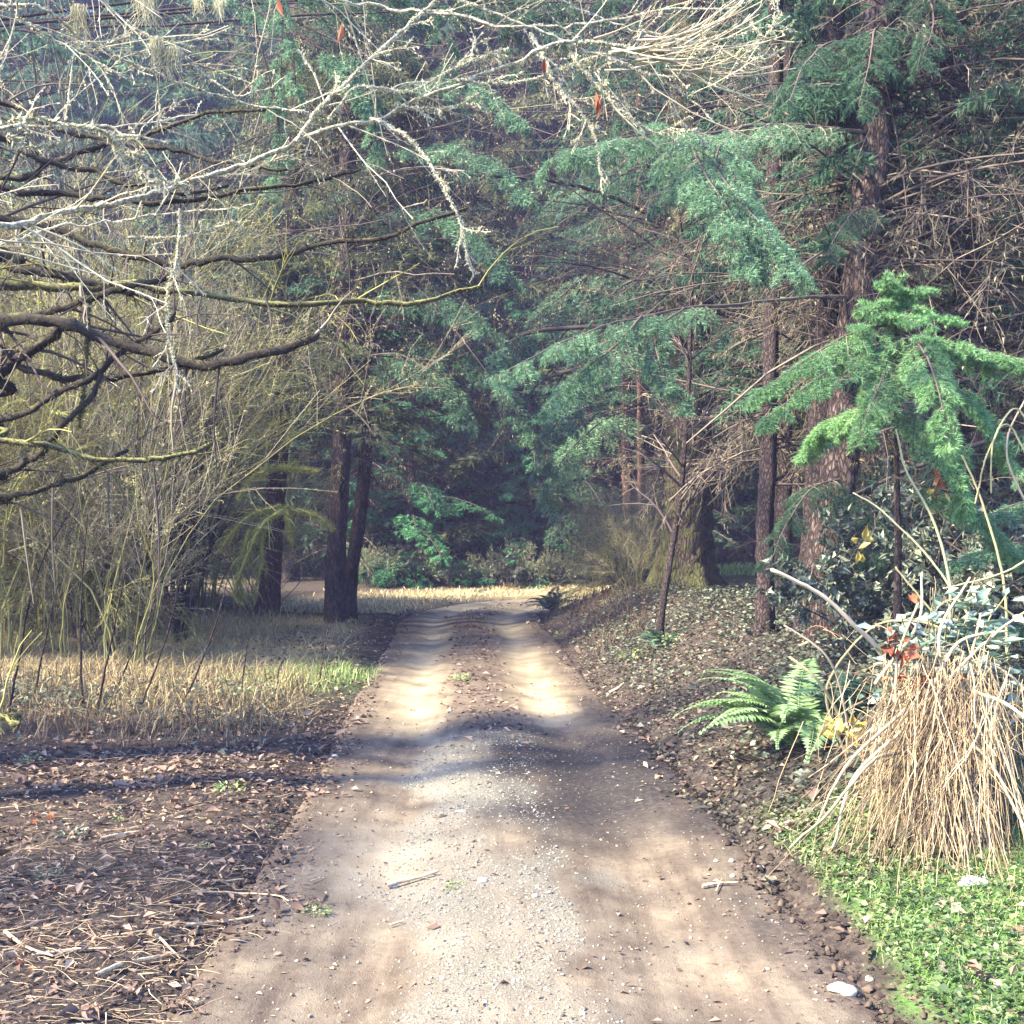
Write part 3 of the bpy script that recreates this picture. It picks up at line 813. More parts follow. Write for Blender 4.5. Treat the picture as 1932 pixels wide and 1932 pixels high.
def do_grass():
    mb = MB()
    def kg(x, y):
        u, _ = road_uv(x, y)
        e = u + 0.15 * fbm(x * 3, y * 3, 61, 3)
        return sm(1.28, 1.36, e) * (1 - sm(5.0, 6.0, y)) * np.clip(0.55 + 1.6 * fbm(x * 1.6, y * 1.6, 62, 3), 0.1, 1)
    x, y = scatter(24000, 1.1, 3.4, 2.6, 5.6, kg)
    n = len(x)
    d = nrm(np.stack([rng.normal(0, 0.35, n), rng.normal(0, 0.35, n), np.ones(n)], -1))
    blades(mb, np.stack([x, y, top(x, y) - 0.004], -1), d, rng.uniform(0.03, 0.10, n) * (1 + 1.1 * sm(0.05, 0.25, fbm(x * 2.2, y * 2.2, 97, 3))), rng.uniform(0.003, 0.006, n), 0.45, np.clip(rng.beta(2, 2, n), 0, 1))
    # strips of green on the left verge and the lit lawn past the big fir
    def kv(x, y):
        return np.clip(green_zone(x, y) - 0.25, 0, 1)
    x, y = scatter(9000, -3.6, -1.4, 9.3, 14, kv)
    n = len(x)
    d = nrm(np.stack([rng.normal(0, 0.3, n), rng.normal(0, 0.3, n), np.ones(n)], -1))
    blades(mb, np.stack([x, y, top(x, y)], -1), d, rng.uniform(0.06, 0.2, n), rng.uniform(0.006, 0.011, n), 0.4, rng.uniform(0.5, 1, n))
    x, y = scatter(9000, 2.0, 9.0, 19.5, 26, kv)
    n = len(x)
    d = nrm(np.stack([rng.normal(0, 0.3, n), rng.normal(0, 0.3, n), np.ones(n)], -1))
    blades(mb, np.stack([x, y, top(x, y)], -1), d, rng.uniform(0.08, 0.2, n), rng.uniform(0.012, 0.022, n), 0.4, rng.uniform(0.5, 1, n))
    stuff('grass', mb, M['grass'], 'short bright green grass on the verges and at the right road edge')
    mb = MB()
    x, y = scatter(36000, 1.15, 3.4, 2.6, 6.2, lambda x, y: kg(x, y) * 0.4 + 0.75 * sm(1.25, 1.35, road_uv(x, y)[0]) * (1 - sm(1.6, 2.1, x)) * (1 - sm(5.3, 6.0, y)))
    n = len(x)
    d, nr = flat_dirs(n, 0.45)
    L = rng.lognormal(math.log(0.019), 0.4, n)
    leaves(mb, np.stack([x, y, top(x, y) + rng.uniform(0.005, 0.06, n)], -1), d, nr, L, L * rng.uniform(0.5, 0.95, n), 0.2, np.clip(0.45 + 1.3 * fbm(x * 2.5, y * 2.5, 93, 3) + rng.normal(0, 0.2, n), 0, 1), 0.08)
    stuff('clover', mb, M['clover'], 'low round-leaved clover creeping over the right road edge')
    # dead grass, left meadow and far verge
    mb = MB()
    x, y = scatter(26000, -9.5, -1.2, 9.2, 21, lambda x, y: np.clip(straw_zone(x, y) * 1.1, 0, 1))
    n = len(x)
    d = nrm(np.stack([rng.normal(0, 0.65, n), rng.normal(0, 0.65, n), np.ones(n)], -1))
    cl = np.clip(0.5 + 2.2 * fbm(x * 1.4, y * 1.4, 83, 3), 0.15, 1.3)
    L = rng.uniform(0.10, 0.36, n) * (0.7 + 0.5 * sm(-2.2, -4.5, x)) * cl
    blades(mb, np.stack([x, y, top(x, y)], -1), d, L, rng.uniform(0.006, 0.013, n), 0.45, np.clip(rng.beta(2.4, 1.8, n), 0, 1))
    x, y = scatter(3600, -8.5, -1.5, 9.0, 17, lambda x, y: sm(1.4, 2.0, -road_uv(x, y)[0]) * sm(0.02, 0.2, fbm(x * 1.2, y * 1.2, 85, 3)))
    n = len(x)
    d = nrm(np.stack([rng.normal(0, 0.35, n), rng.normal(0, 0.35, n), np.ones(n)], -1))
    blades(mb, np.stack([x, y, top(x, y)], -1), d, rng.uniform(0.2, 0.48, n), rng.uniform(0.004, 0.009, n), 0.6, rng.random(n) * 0.8)
    x, y = scatter(6000, -8.5, -1.5, 8.6, 17, lambda x, y: sm(1.3, 1.8, -road_uv(x, y)[0]) * 0.9)
    n = len(x)
    d = nrm(np.stack([rng.normal(0, 1, n), rng.normal(0, 1, n), np.abs(rng.normal(0.15, 0.15, n))], -1))
    blades(mb, np.stack([x, y, top(x, y) + 0.02], -1), d, rng.uniform(0.1, 0.35, n), rng.uniform(0.006, 0.012, n), 0.2, rng.random(n))
    stuff('dead_grass', mb, M['meadow'], 'pale straw coloured dead grass of the sunlit left meadow')
    mb = MB()
    x, y = scatter(12000, -6, 3, 19.5, 28.5, lambda x, y: np.clip(sm(1.2, 1.5, -road_uv(x, y)[0]) * (1 - sm(3.4, 4.4, -road_uv(x, y)[0])), 0, 1))
    n = len(x)
    d = nrm(np.stack([rng.normal(0, 0.4, n), rng.normal(0, 0.4, n), np.ones(n)], -1))
    blades(mb, np.stack([x, y, top(x, y)], -1), d, rng.uniform(0.05, 0.16, n), rng.uniform(0.014, 0.028, n), 0.5, rng.uniform(0.2, 1, n))
    stuff('dry_verge_grass', mb, M['straw_sunlit'], 'short grass and leaves, coloured as sunlit, along the outside of the far bend')
    # weedy strip between meadow and litter, right bank understory stubble
    mb = MB()
    x, y = scatter(9000, -8.5, -1.3, 7.6, 11.5, lambda x, y: sm(1.3, 1.8, -road_uv(x, y)[0]) * sm(7.4, 8.6, y))
    n = len(x)
    d = nrm(np.stack([rng.normal(0, 0.35, n), rng.normal(0, 0.35, n), np.ones(n)], -1))
    blades(mb, np.stack([x, y, top(x, y)], -1), d, rng.uniform(0.08, 0.38, n), rng.uniform(0.005, 0.010, n), 0.4, rng.random(n))
    x, y = scatter(3500, 0.9, 4.2, 13, 21, lambda x, y: sm(1.3, 1.9, road_uv(x, y)[0]) * (x / y < 0.125))
    n = len(x)
    d = nrm(np.stack([rng.normal(0, 0.35, n), rng.normal(0, 0.35, n), np.ones(n)], -1))
    blades(mb, np.stack([x, y, top(x, y)], -1), d, rng.uniform(0.1, 0.32, n), rng.uniform(0.008, 0.014, n), 0.4, rng.random(n) * 0.5)
    stuff('withered_stalks', mb, M['straw_dark'], 'brown withered stalks on the shaded verges either side')
    # ivy and ground creepers
    mb = MB()
    def ki(x, y):
        u, _ = road_uv(x, y)
        right = sm(1.3, 1.9, u) * sm(5.2, 6.2, y) * np.clip(0.55 + 2.0 * fbm(x * 1.1, y * 1.1, 71, 3), 0, 1)
        left = sm(1.4, 2.0, -u) * np.exp(-((y - 9.3) / 0.9) ** 2) * np.clip(0.4 + 2.2 * fbm(x * 1.1, y * 1.1, 72, 3), 0, 1)
        return np.maximum(right, left)
    x, y = scatter(110000, -5.5, 6.5, 5.2, 17, ki)
    n = len(x)
    d, nr = flat_dirs(n, 0.5)
    L = rng.uniform(0.025, 0.058, n)
    leaves(mb, np.stack([x, y, top(x, y) + rng.uniform(0.02, 0.14, n)], -1), d, nr, L, L * 0.8, 0.2, None, 0.06)
    stuff('ivy', mb, M['ivy'], 'dark glossy ivy and creepers over the shaded bank and verge')
do_grass()

# ------------------------------------------------------------------ tree prototypes (shared meshes)
def conifer(seed, h, cb, rad, nb, ntw, nsub, per, nl, nw, r0, droop=0.10, needle='fir_far', bark='bark_fir', dead=0, deadlen=1.6, deadmat='twig_brown', lich=0, cbdead=0.8, lichmat='flecks'):
    global rng
    keep = rng; rng = np.random.default_rng(seed)
    tr = MB()
    lean = rng.normal(0, 0.012, 2)
    pts = [A(lean[0] * z, lean[1] * z, z) for z in np.linspace(-0.4, h, 7)]
    P, R = bumpy(tr, pts, r0, 0.03, 36, 11, 0.006, 0.10, power=0.85, flare=0.45)
    z = cb + (h - cb) * np.sort(rng.random(nb)) ** 1.15
    def trunk_at(z):
        k = np.clip((z + 0.4) / (h + 0.4), 0, 1) * (len(P) - 1); i = np.minimum(k.astype(int), len(P) - 2); f = (k - i)[:, None]
        return P[i] * (1 - f) + P[i + 1] * f
    s = (z - cb) / (h - cb)
    L = rad * np.clip(1.0 - s, 0.06, 1) ** 0.75 * rng.uniform(0.6, 1.15, nb)
    az = np.arange(nb) * 2.4 + rng.normal(0, 0.4, nb)
    d = nrm(np.stack([np.cos(az), np.sin(az), 0.05 + 0.45 * s + rng.normal(0, 0.08, nb)], -1))
    BP, BR = grow(trunk_at(z), d, L, np.clip(L * 0.012, 0.008, 0.05), 7, droop, 0.05, 0.006)
    wood = MB(); tubes(wood, BP, BR, 4, rng.random(nb) * 0.5)
    TP, TR = spawn_flat(BP, BR, ntw, rad * 0.30, 0.18, 0.55, 0.16, -0.12, 0.12, 4, 0.08, rmin=0.004)
    crown = MB()
    tt = np.clip(np.repeat(rng.random(nb), ntw) * 0.6 + rng.random(len(TP)) * 0.4, 0, 1)
    if nsub:
        SP, SR = spawn_flat(TP, TR, nsub, rad * 0.10, 0.06, 0.6, 0.28, -0.2, 0.1, 3, 0.1, rmin=0.003)
        needles(crown, SP, per, nl, nw, 0.75, 0.25, tint=np.repeat(tt, nsub))
        needles(crown, TP, per, nl, nw, 0.75, 0.25, tint=tt)
    else:
        needles(crown, TP, per, nl, nw, 0.8, 0.3, tint=tt)
    tubes(wood, TP[::3], TR[::3], 3, rng.random(len(TP[::3])) * 0.5)
    out = [('trunk', tr.mesh('trunk', M[bark], None, True), None), ('branches', wood.mesh('branches', M['twig_brown']), 'stuff'), ('crown', crown.mesh('crown', M[needle]), None)]
    if dead:
        zz = rng.uniform(cbdead, cb + 0.35 * (h - cb), dead)
        az = rng.uniform(0, 2 * math.pi, dead)
        d = nrm(np.stack([np.cos(az), np.sin(az), rng.normal(0.05, 0.2, dead)], -1))
        DP, DR = grow(trunk_at(zz), d, deadlen * rng.uniform(0.4, 1.3, dead), rng.uniform(0.008, 0.02, dead), 7, 0.09, 0.08, 0.003)
        tw = MB(); tubes(tw, DP, DR, 4, rng.random(dead))
        T1, R1 = spawn(DP, DR, 9, 0.34, 0.9, -0.1, 0.16, 0.15, 1, 3, 0.12, rmin=0.0026)
        T2, R2 = spawn(T1, R1, 5, 0.5, 0.8, -0.15, 0.22, 0.1, 1, 2, 0.15, rmin=0.0022)
        tubes(tw, T1, R1, 3); tubes(tw, T2, R2, 3)
        out.append(('dead_branches', tw.mesh('dead_branches', M[deadmat]), 'stuff'))
        if lich:
            lm = MB(); needles(lm, T1, lich, 0.06, 0.018, 0.6, 0.9); needles(lm, T2, lich, 0.05, 0.014, 0.6, 0.9)
            out.append(('lichen', lm.mesh('lichen', M[lichmat]), 'stuff'))
    rng = keep
    return out

def shrub(seed, h, nst, lean, r0, n1, n2, stem_mat, twig_mat, fleck=0, fleck_mat='flecks', droop=0.0, n3=0, l1=0.42, flen=0.035, fwid=0.012, arch=0.0):
    global rng
    keep = rng; rng = np.random.default_rng(seed)
    az = rng.uniform(0, 2 * math.pi, nst)
    ln = np.abs(rng.normal(lean, lean * 0.5, nst))
    d = nrm(np.stack([np.cos(az) * ln, np.sin(az) * ln, np.ones(nst)], -1))
    base = np.stack([np.cos(az) * 0.12, np.sin(az) * 0.12, 0 * az - 0.1], -1) * rng.uniform(0.3, 2.2, (nst, 1))
    base[:, 2] = -0.1
    SP, SR = grow(base, d, h * rng.uniform(0.6, 1.15, nst), rng.uniform(0.5, 1.2, nst) * r0, 10, arch, 0.17 if nst > 1 else 0.03, 0.004)
    st = MB(); tubes(st, SP, SR, 5)
    tw = MB()
    T1, R1 = spawn(SP, SR, n1, l1, 0.65, 0.12, droop, 0.25, 1, 5, 0.18, rmin=0.003)
    T2, R2 = spawn(T1, R1, n2, 0.5, 0.65, 0.05, droop, 0.15, 1, 3, 0.18, rmin=0.0024)
    tubes(tw, T1, R1, 3); tubes(tw, T2, R2, 3)
    out = [('stems', st.mesh('stems', M[stem_mat]), 'stuff'), ('twigs', tw.mesh('twigs', M[twig_mat]), 'stuff')]
    if fleck:
        fl = MB(); needles(fl, T2, fleck, flen, fwid, 0.7, 0.4); needles(fl, T1, fleck, flen, fwid, 0.7, 0.4)
        out.append(('leaves', fl.mesh('leaves', M[fleck_mat]), 'stuff'))
    rng = keep
    return out

def place(proto, name, label, cat, x, y, group=None, scale=1.0, rot=None, sink=0.0):
    o = thing(name, label, cat, (x, y, g1(x, y) - sink), random.uniform(0, 6.28) if rot is None else rot, group, scale)
    for nm, me, kind in proto:
        link(nm, me, o, kind=kind)
    return o

FAR = [conifer(100 + i, 26, 1.2, 3.8, 110, 14, 0, 44, 0.30, 0.055, 0.22, 0.10, ['fir_far', 'fir_far', 'olive'][i]) for i in range(3)]
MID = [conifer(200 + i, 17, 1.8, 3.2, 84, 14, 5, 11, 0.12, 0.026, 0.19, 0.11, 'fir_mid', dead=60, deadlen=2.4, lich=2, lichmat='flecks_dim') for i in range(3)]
BARE = [conifer(300 + i, 16, 3.0, 2.8, 56, 12, 5, 9, 0.11, 0.026, 0.17, 0.12, ['fir_mid', 'olive'][i % 2], dead=120, deadlen=2.6, lich=3, lichmat=['flecks_dim', 'flecks'][i % 2], deadmat=['twig_brown', 'twig_moss'][i % 2], cbdead=2.6) for i in range(2)]
CEDAR = [conifer(400, 9, 0.5, 2.6, 70, 12, 5, 12, 0.12, 0.03, 0.16, 0.16, 'cedar')]
THICKET = [shrub(500, 4.6, 15, 0.2, 0.012, 11, 6, 'twig_moss', 'twig_grey', 9, droop=-0.02),
           shrub(501, 5.4, 13, 0.16, 0.017, 12, 6, 'twig_moss', 'twig_moss', 10, 'moss', droop=0.0),
           shrub(502, 3.4, 16, 0.3, 0.010, 10, 6, 'twig_moss', 'twig_grey', 8, droop=0.04),
           shrub(503, 6.5, 8, 0.12, 0.030, 13, 6, 'twig_brown', 'twig_grey', 9, droop=0.05)]
LEAFY = [shrub(510, 1.9, 14, 0.45, 0.010, 9, 6, 'twig_brown', 'twig_brown', 16, 'hedge', 0.06, flen=0.032, fwid=0.018),
         shrub(511, 1.5, 16, 0.5, 0.009, 9, 6, 'twig_brown', 'twig_brown', 10, 'ivy', 0.06, flen=0.065, fwid=0.036)]
DROOPY = [shrub(520, 3.0, 12, 0.5, 0.018, 12, 7, 'twig_moss', 'twig_moss', 5, 'moss', 0.25, arch=0.16, l1=0.5),
          shrub(521, 2.4, 14, 0.6, 0.014, 12, 7, 'twig_brown', 'twig_moss', 4, 'flecks', 0.22, arch=0.18, l1=0.5)]

# ------------------------------------------------------------------ background forest
random.seed(21)
for i in range(46):                                   # the wall of firs beyond the road bend
    a = -0.62 + 1.24 * ((i + 0.5) / 46) + random.uniform(-0.02, 0.02)
    d = random.uniform(29, 47)
    x, y = math.tan(a) * d * 1.05, d
    if -3.2 < x < 8 and y < 30:
        y = 31
    if x < -7.5:
        y = max(y, 46) + random.uniform(0, 6); x = math.tan(a) * y
    k = [0, 1, 0, 2][i % 4] if x < 4 else i % 2
    lab = 'olive tinged fir in the dense far wall of forest' if k == 2 else 'dark green fir in the dense far wall of forest'
    place(FAR[k], 'fir_tree', lab, 'fir tree', x, y, 'olive firs in the far forest' if k == 2 else 'dark firs in the far forest', random.uniform(0.85, 1.2))
for i in range(18):                                   # more firs close behind the bend, shutting out the sky
    x = -11 + 22 * (i + 0.5) / 18 + random.uniform(-0.5, 0.5); y = random.uniform(33.5, 40)
    place(FAR[i % 2], 'fir_tree', 'dark green fir in the dense far wall of forest', 'fir tree', x, y, 'dark firs in the far forest', random.uniform(0.95, 1.15))
for i in range(9):                                    # and on the left, past the clearing
    x = -27 + 17 * (i + 0.5) / 9 + random.uniform(-0.6, 0.6); y = random.uniform(41, 46)
    place(FAR[i % 2], 'fir_tree', 'dark green fir in the dense far wall of forest', 'fir tree', x, y, 'dark firs in the far forest', random.uniform(1.1, 1.25))
for i in range(22):                                   # firs up the slope behind them
    x = -48 + 96 * (i + 0.5) / 22 + random.uniform(-1.5, 1.5)
    y = random.uniform(54, 70)
    place(FAR[i % 2], 'fir_tree', 'tall fir on the wooded slope farthest back', 'fir tree', x, y, 'firs on the far slope', random.uniform(1.0, 1.35))
for i, (x, y, k, s) in enumerate([(-24, 21, 2, 1.0), (-6.2, 33, 2, 0.9), (-5.2, 31, 1, 0.8)]):
    place(MID[k], 'fir_tree', 'fir with brown dead lower branches behind the left thicket', 'fir tree', x, y, 'firs behind the left thicket', s)
for i, (x, y, k, s) in enumerate([(5.6, 18.5, 1, 1.0), (8.5, 16.5, 0, 1.05), (11.5, 20, 2, 1.1), (7.0, 12.6, 2, 1.0), (10.5, 13, 1, 1.05), (14.5, 17, 0, 1.0), (13.5, 24, 1, 1.1), (5.4, 9.2, 0, 0.9), (8.6, 27.5, 2, 1.1)]):
    place(MID[k], 'fir_tree', 'fir with dead lower branches in the shady right-hand wood', 'fir tree', x, y, 'firs of the right-hand wood', s)
for i, (x, y, s) in enumerate([(-2.6, 28.2, 1.0), (0.6, 29.4, 0.85)]):
    place(CEDAR[0], 'cedar_tree', ['dark cedar with low sweeping sprays at the end of the road', 'smaller dark cedar beside the bend, nearer the right verge'][i], 'cedar', x, y, None, s)

for i, (x, y, k, s, lab) in enumerate([(-1.2, 30.5, 0, 0.95, 'green fir standing straight behind the end of the road'), (1.6, 29.2, 1, 0.8, 'green fir just right of the cedar at the bend'), (-4.2, 29.0, 2, 0.85, 'green fir left of the cedar at the bend'), (4.2, 30.0, 0, 0.85, 'green fir behind the thin red trunks')]):
    place(MID[k], 'fir_tree', lab, 'fir tree', x, y, None, s)
for i, (x, y, k, s_) in enumerate([(-12.6, 30, 0, 1.1), (-15.5, 33, 1, 1.2), (-10.2, 34, 0, 1.2), (-18.5, 34, 0, 1.2), (-13.5, 38, 1, 1.3)]):
    place(BARE[k], 'fir_tree', ['thin-crowned fir behind the pale clearing', 'olive thin-crowned fir behind the pale clearing'][k], 'fir tree', x, y, ['thin firs behind the clearing', 'olive thin firs behind the clearing'][k], s_)
# left thicket of bare stems
random.seed(8)
for i in range(42):
    y = random.uniform(11.5, 20.5)
    x = -y * random.uniform(0.20, 0.56) - (0.8 if y < 15 else 0.2)
    k = random.choice([0, 1, 1, 1, 2, 3])
    if -0.31 < x / y < -0.12 and y < 19:
        y = random.uniform(18.5, 20.5); x = -y * random.uniform(0.33, 0.5)
    lab = ['grey many-stemmed leafless shrub in the left thicket', 'moss-green leafless shrub in the left thicket', 'pale low leafless shrub in the left thicket', 'tall brown slender-stemmed shrub in the left thicket'][k]
    place(THICKET[k], 'bare_shrub', lab, 'shrub', x, y, ['grey bare shrubs', 'mossy bare shrubs', 'pale bare shrubs', 'tall brown shrubs'][k], random.uniform(0.75, 1.15))
for i in range(9):
    y = random.uniform(13.6, 16) if i < 4 else random.uniform(16, 19); x = -y * random.uniform(0.27, 0.50) - 0.5
    place(LEAFY[0], 'leafy_shrub', 'low shrub with small pale leaves at the foot of the left thicket', 'shrub', x, y, 'pale leafy shrubs under the left thicket', random.uniform(0.6, 1.0))
for i, (x, y, k, s) in enumerate([(-6.6, 15.4, 0, 1.0), (-4.9, 13.2, 1, 0.75), (-7.6, 12.8, 0, 0.85), (-6.0, 18.4, 1, 1.1)]):
    place(DROOPY[k], 'drooping_shrub', ['arching moss-draped bush beside the dead grass', 'brown drooping bush among the straw', 'arching moss-draped bush at the edge of the meadow', 'brown drooping bush behind the fir trunks'][i], 'shrub', x, y, None, s)
POLE = [shrub(530 + i, 6.5, 1, 0.02, [0.045, 0.033][i], 18, 4, 'twig_grey', 'twig_pale', 2, droop=0.0, l1=0.10) for i in range(2)]
for i in range(20):
    y = random.uniform(15, 20); x = -y * random.uniform(0.26, 0.50)
    o = place(POLE[i % 2], 'alder_tree', 'thin pale straight alder pole standing in the left thicket', 'tree', x, y, 'pale alder poles in the left thicket', random.uniform(0.7, 1.1))
# right understory
for i in range(14):
    y = random.uniform(13, 22); x = y * random.uniform(0.05, 0.30) + 0.6
    u = road_uv([x], [y])[0][0]
    if u < 2.2:
        x += 2.2 - u
    if x / y > 0.105:
        y = max(y, 17 + random.uniform(0, 4)); x = min(x, y * 0.10); x = max(x, 1.9)
        if x / y > 0.118:
            continue
    place([THICKET[2], DROOPY[1]][i % 2], 'bare_shrub', ['low tangle of bare twigs under the right-hand firs', 'drooping brown bush under the right-hand firs'][i % 2], 'shrub', x, y, ['low tangles under the right-hand firs', 'brown bushes under the right-hand firs'][i % 2], random.uniform(0.35, 0.6))
for i in range(12):
    y = random.uniform(8, 15); x = y * random.uniform(0.34, 0.56)
    place(LEAFY[1], 'leafy_shrub', 'dark leafy bush on the shaded right bank', 'shrub', x, y, 'dark bushes on the right bank', random.uniform(0.7, 1.2))
for i in range(9):
    x = -3.6 + 5.5 * i / 8; y = 27.4 + 0.3 * max(x, 0) + random.uniform(-0.2, 0.6)
    place(LEAFY[i % 2], 'leafy_shrub', ['pale leafy bush along the far verge of the bend', 'dark leafy bush along the far verge of the bend'][i % 2], 'shrub', x, y, ['pale bushes along the far verge', 'dark bushes along the far verge'][i % 2], random.uniform(0.45, 0.75))

# ------------------------------------------------------------------ single trees beside the road
def trunk_tree(name, label, x, y, pts_px, Ys, r0, r1, bark, n=40, extra_up=6.0, flare=0.3, group=None, k=18):
    """A trunk through picture points, from its foot on the ground to well above the frame."""
    base = A(x, y, g1(x, y) - 0.25)
    o = thing(name, label, 'tree', (x, y, g1(x, y)), 0, group)
    pts = [base] + [S(px, py, Yy) for (px, py), Yy in zip(pts_px, Ys)]
    d = nrm(pts[-1] - pts[-2]); d[2] = abs(d[2])
    pts.append(pts[-1] + nrm(d + A(0, 0, 1)) * extra_up)
    mb = MB()
    P, R = bumpy(mb, pts, r0, r1, n * (2 if k < 20 else 4), k, 0.006, 0.13, flare=flare)
    part('trunk', mb, M[bark], o, True)
    return o, P, R

def dead_branches(o, P, R, n, z0, z1, length, mat='twig_brown', lich=2, azc=None, azs=3.2, droop=0.1, lmat='flecks', n1=9, n2=5):
    keep = (P[:, 2] > z0) & (P[:, 2] < z1)
    Q, RR = P[keep], R[keep]
    i = rng.integers(0, len(Q), n)
    az = rng.uniform(-math.pi, math.pi, n) if azc is None else rng.normal(azc, azs, n)
    d = nrm(np.stack([np.cos(az), np.sin(az), rng.normal(0.12, 0.22, n)], -1))
    DP, DR = grow(Q[i], d, length * rng.uniform(0.35, 1.3, n), rng.uniform(0.007, 0.018, n), 7, droop, 0.09, 0.003)
    tw = MB(); tubes(tw, DP, DR, 4)
    T1, R1 = spawn(DP, DR, n1, 0.36, 0.9, -0.1, 0.15, 0.15, 1, 3, 0.14, rmin=0.0024)
    T2, R2 = spawn(T1, R1, n2, 0.5, 0.8, -0.1, 0.2, 0.1, 1, 2, 0.16, rmin=0.002)
    tubes(tw, T1, R1, 3); tubes(tw, T2, R2, 3)
    part('dead_branches', tw, M[mat], o, kind='stuff')
    if lich:
        lm = MB(); needles(lm, T1, lich, 0.05, 0.014, 0.6, 0.9); needles(lm, T2, lich, 0.045, 0.012, 0.6, 0.9)
        part('lichen', lm, M[lmat], o, kind='stuff')

def fir_bough(o, pts, r0=0.014, n1=22, l0=0.42, l1=0.12, n2=9, s0=0.14, s1=0.05, per=26, nl=0.028, nw=0.0034, droop=0.16, dz=-0.15, mat='fir_near', wood='twig_brown', tmin=0.12, drop2=0.3, name='bough', down=0.2, fwd=0.6):
    """A fir bough: stem, two orders of drooping side twigs, needles all along the last."""
    st = MB()
    P, R = bumpy(st, pts, r0, 0.003, 26, 6, 0.02, 0.05)
    BP, BR = as_poly(P, R)
    T1, R1 = spawn_flat(BP, BR, n1, l0, l1, fwd, droop, dz, tmin, 6, 0.05, rmin=0.002)
    T2, R2 = spawn_flat(T1, R1, n2, s0, s1, 0.75, drop2, -0.25, 0.1, 4, 0.08, rmin=0.0014)
    tubes(st, T1, R1, 3, rng.random(len(T1))); tubes(st, T2[::2], R2[::2], 3, rng.random(len(T2[::2])) * 0.5)
    b = part(name, st, M[wood], o)
    nd = MB()
    tt = np.repeat(np.clip(rng.normal(0.45, 0.28, len(T1)), 0, 1), n2)
    needles(nd, T2, per, nl, nw, 0.85, down, tint=tt, tvar=0.45)
    needles(nd, T1, per, nl, nw, 0.85, down, tmin=0.35)
    part('needles', nd, M[mat], b)
    return b

def olive_up(o, P, R, n, z0, z1, rad, mat='fir_mid', ntw=12, nsub=5, per=8, nl=0.115, nw=0.024, droop=0.13):
    """The living crown of a roadside tree, mostly above the picture."""
    keep = (P[:, 2] > z0) & (P[:, 2] < z1)
    Q = P[keep]
    i = np.sort(rng.integers(0, len(Q), n))
    s = i / len(Q)
    az = np.arange(n) * 2.4 + rng.normal(0, 0.4, n)
    d = nrm(np.stack([np.cos(az), np.sin(az), rng.normal(0.12, 0.12, n)], -1))
    L = rad * (1 - 0.6 * s) * rng.uniform(0.6, 1.15, n)
    BP, BR = grow(Q[i], d, L, L * 0.011, 7, droop, 0.05, 0.006)
    w = MB(); tubes(w, BP, BR, 4, rng.random(n) * 0.5)
    T1, R1 = spawn_flat(BP, BR, ntw, rad * 0.3, 0.15, 0.55, 0.18, -0.12, 0.12, 4, 0.08, rmin=0.004)
    T2, R2 = spawn_flat(T1, R1, nsub, rad * 0.11, 0.06, 0.6, 0.3, -0.2, 0.1, 3, 0.1, rmin=0.003)
    tubes(w, T1[::2], R1[::2], 3, rng.random(len(T1[::2])) * 0.5)
    c = MB(); tt = np.repeat(np.clip(rng.normal(0.45, 0.22, len(T1)), 0, 1), nsub)
    needles(c, T2, per, nl, nw, 0.75, 0.25, tint=tt)
    part('branches', w, M['twig_brown'], o, kind='stuff'); part('crown', c, M[mat], o)

def wp(*pp):
    return [S(a, b, c) for a, b, c in pp]
# left pair by the meadow, plus the leaning one
tA, P, R = trunk_tree('fir_tree', 'slim reddish fir trunk rising from the dead grass, mossy branch at its foot', -4.2, 18.6, [(510, 1100), (522, 900), (530, 760), (545, 520), (556, 250)], [18.6] * 5, 0.165, 0.11, 'bark_red')
dead_branches(tA, P, R, 46, 3.0, 9.5, 2.4, 'twig_moss', 3)
olive_up(tA, P, R, 34, 3.6, 9.5, 2.4, 'olive')
tB, P, R = trunk_tree('fir_tree', 'grey brown fir trunk nearest the left road edge, forked low from its neighbour', -2.78, 17.4, [(633, 1100), (642, 950), (650, 760), (655, 500), (660, 200)], [17.4, 17.4, 17.5, 17.5, 17.5], 0.155, 0.11, 'bark_fir')
dead_branches(tB, P, R, 60, 2.2, 10, 2.8, 'twig_brown', 3)
dead_branches(tB, P, R, 40, 3.4, 10, 4.4, 'twig_brown', 3, azc=-0.3, azs=0.8, droop=0.06)
olive_up(tB, P, R, 50, 3.0, 10, 3.0, 'olive')
tC, P, R = trunk_tree('fir_tree', 'slimmer fir trunk leaning close behind its left road-edge neighbour', -2.7, 18.2, [(665, 1080), (684, 940), (694, 800), (700, 500), (702, 200)], [18.2] * 5, 0.112, 0.08, 'bark_fir')
dead_branches(tC, P, R, 70, 2.4, 9, 2.6, 'twig_brown', 2)
olive_up(tC, P, R, 40, 4.6, 10, 2.8, 'fir_mid')
for pp in [((700, 420, 18.1), (800, 395, 16.6), (900, 440, 15.6), (965, 520, 15.0)), ((700, 560, 18.1), (810, 545, 16.8), (905, 600, 15.8), (960, 690, 15.3)), ((694, 690, 18.1), (780, 680, 17.0), (850, 720, 16.4), (880, 790, 16.1)),
           ((702, 300, 18.1), (830, 270, 16.4), (930, 300, 15.4), (1000, 370, 14.9)), ((704, 200, 18.1), (800, 150, 16.8), (900, 160, 15.8), (985, 230, 15.2)), ((698, 640, 18.1), (860, 660, 17.4), (960, 740, 16.9), (1010, 830, 16.7))]:
    fir_bough(tC, wp(*pp), 0.022, 34, 0.85, 0.22, 10, 0.30, 0.09, 17, 0.075, 0.014, mat='fir_near', wood='bark_dark', tmin=0.2, droop=0.2)
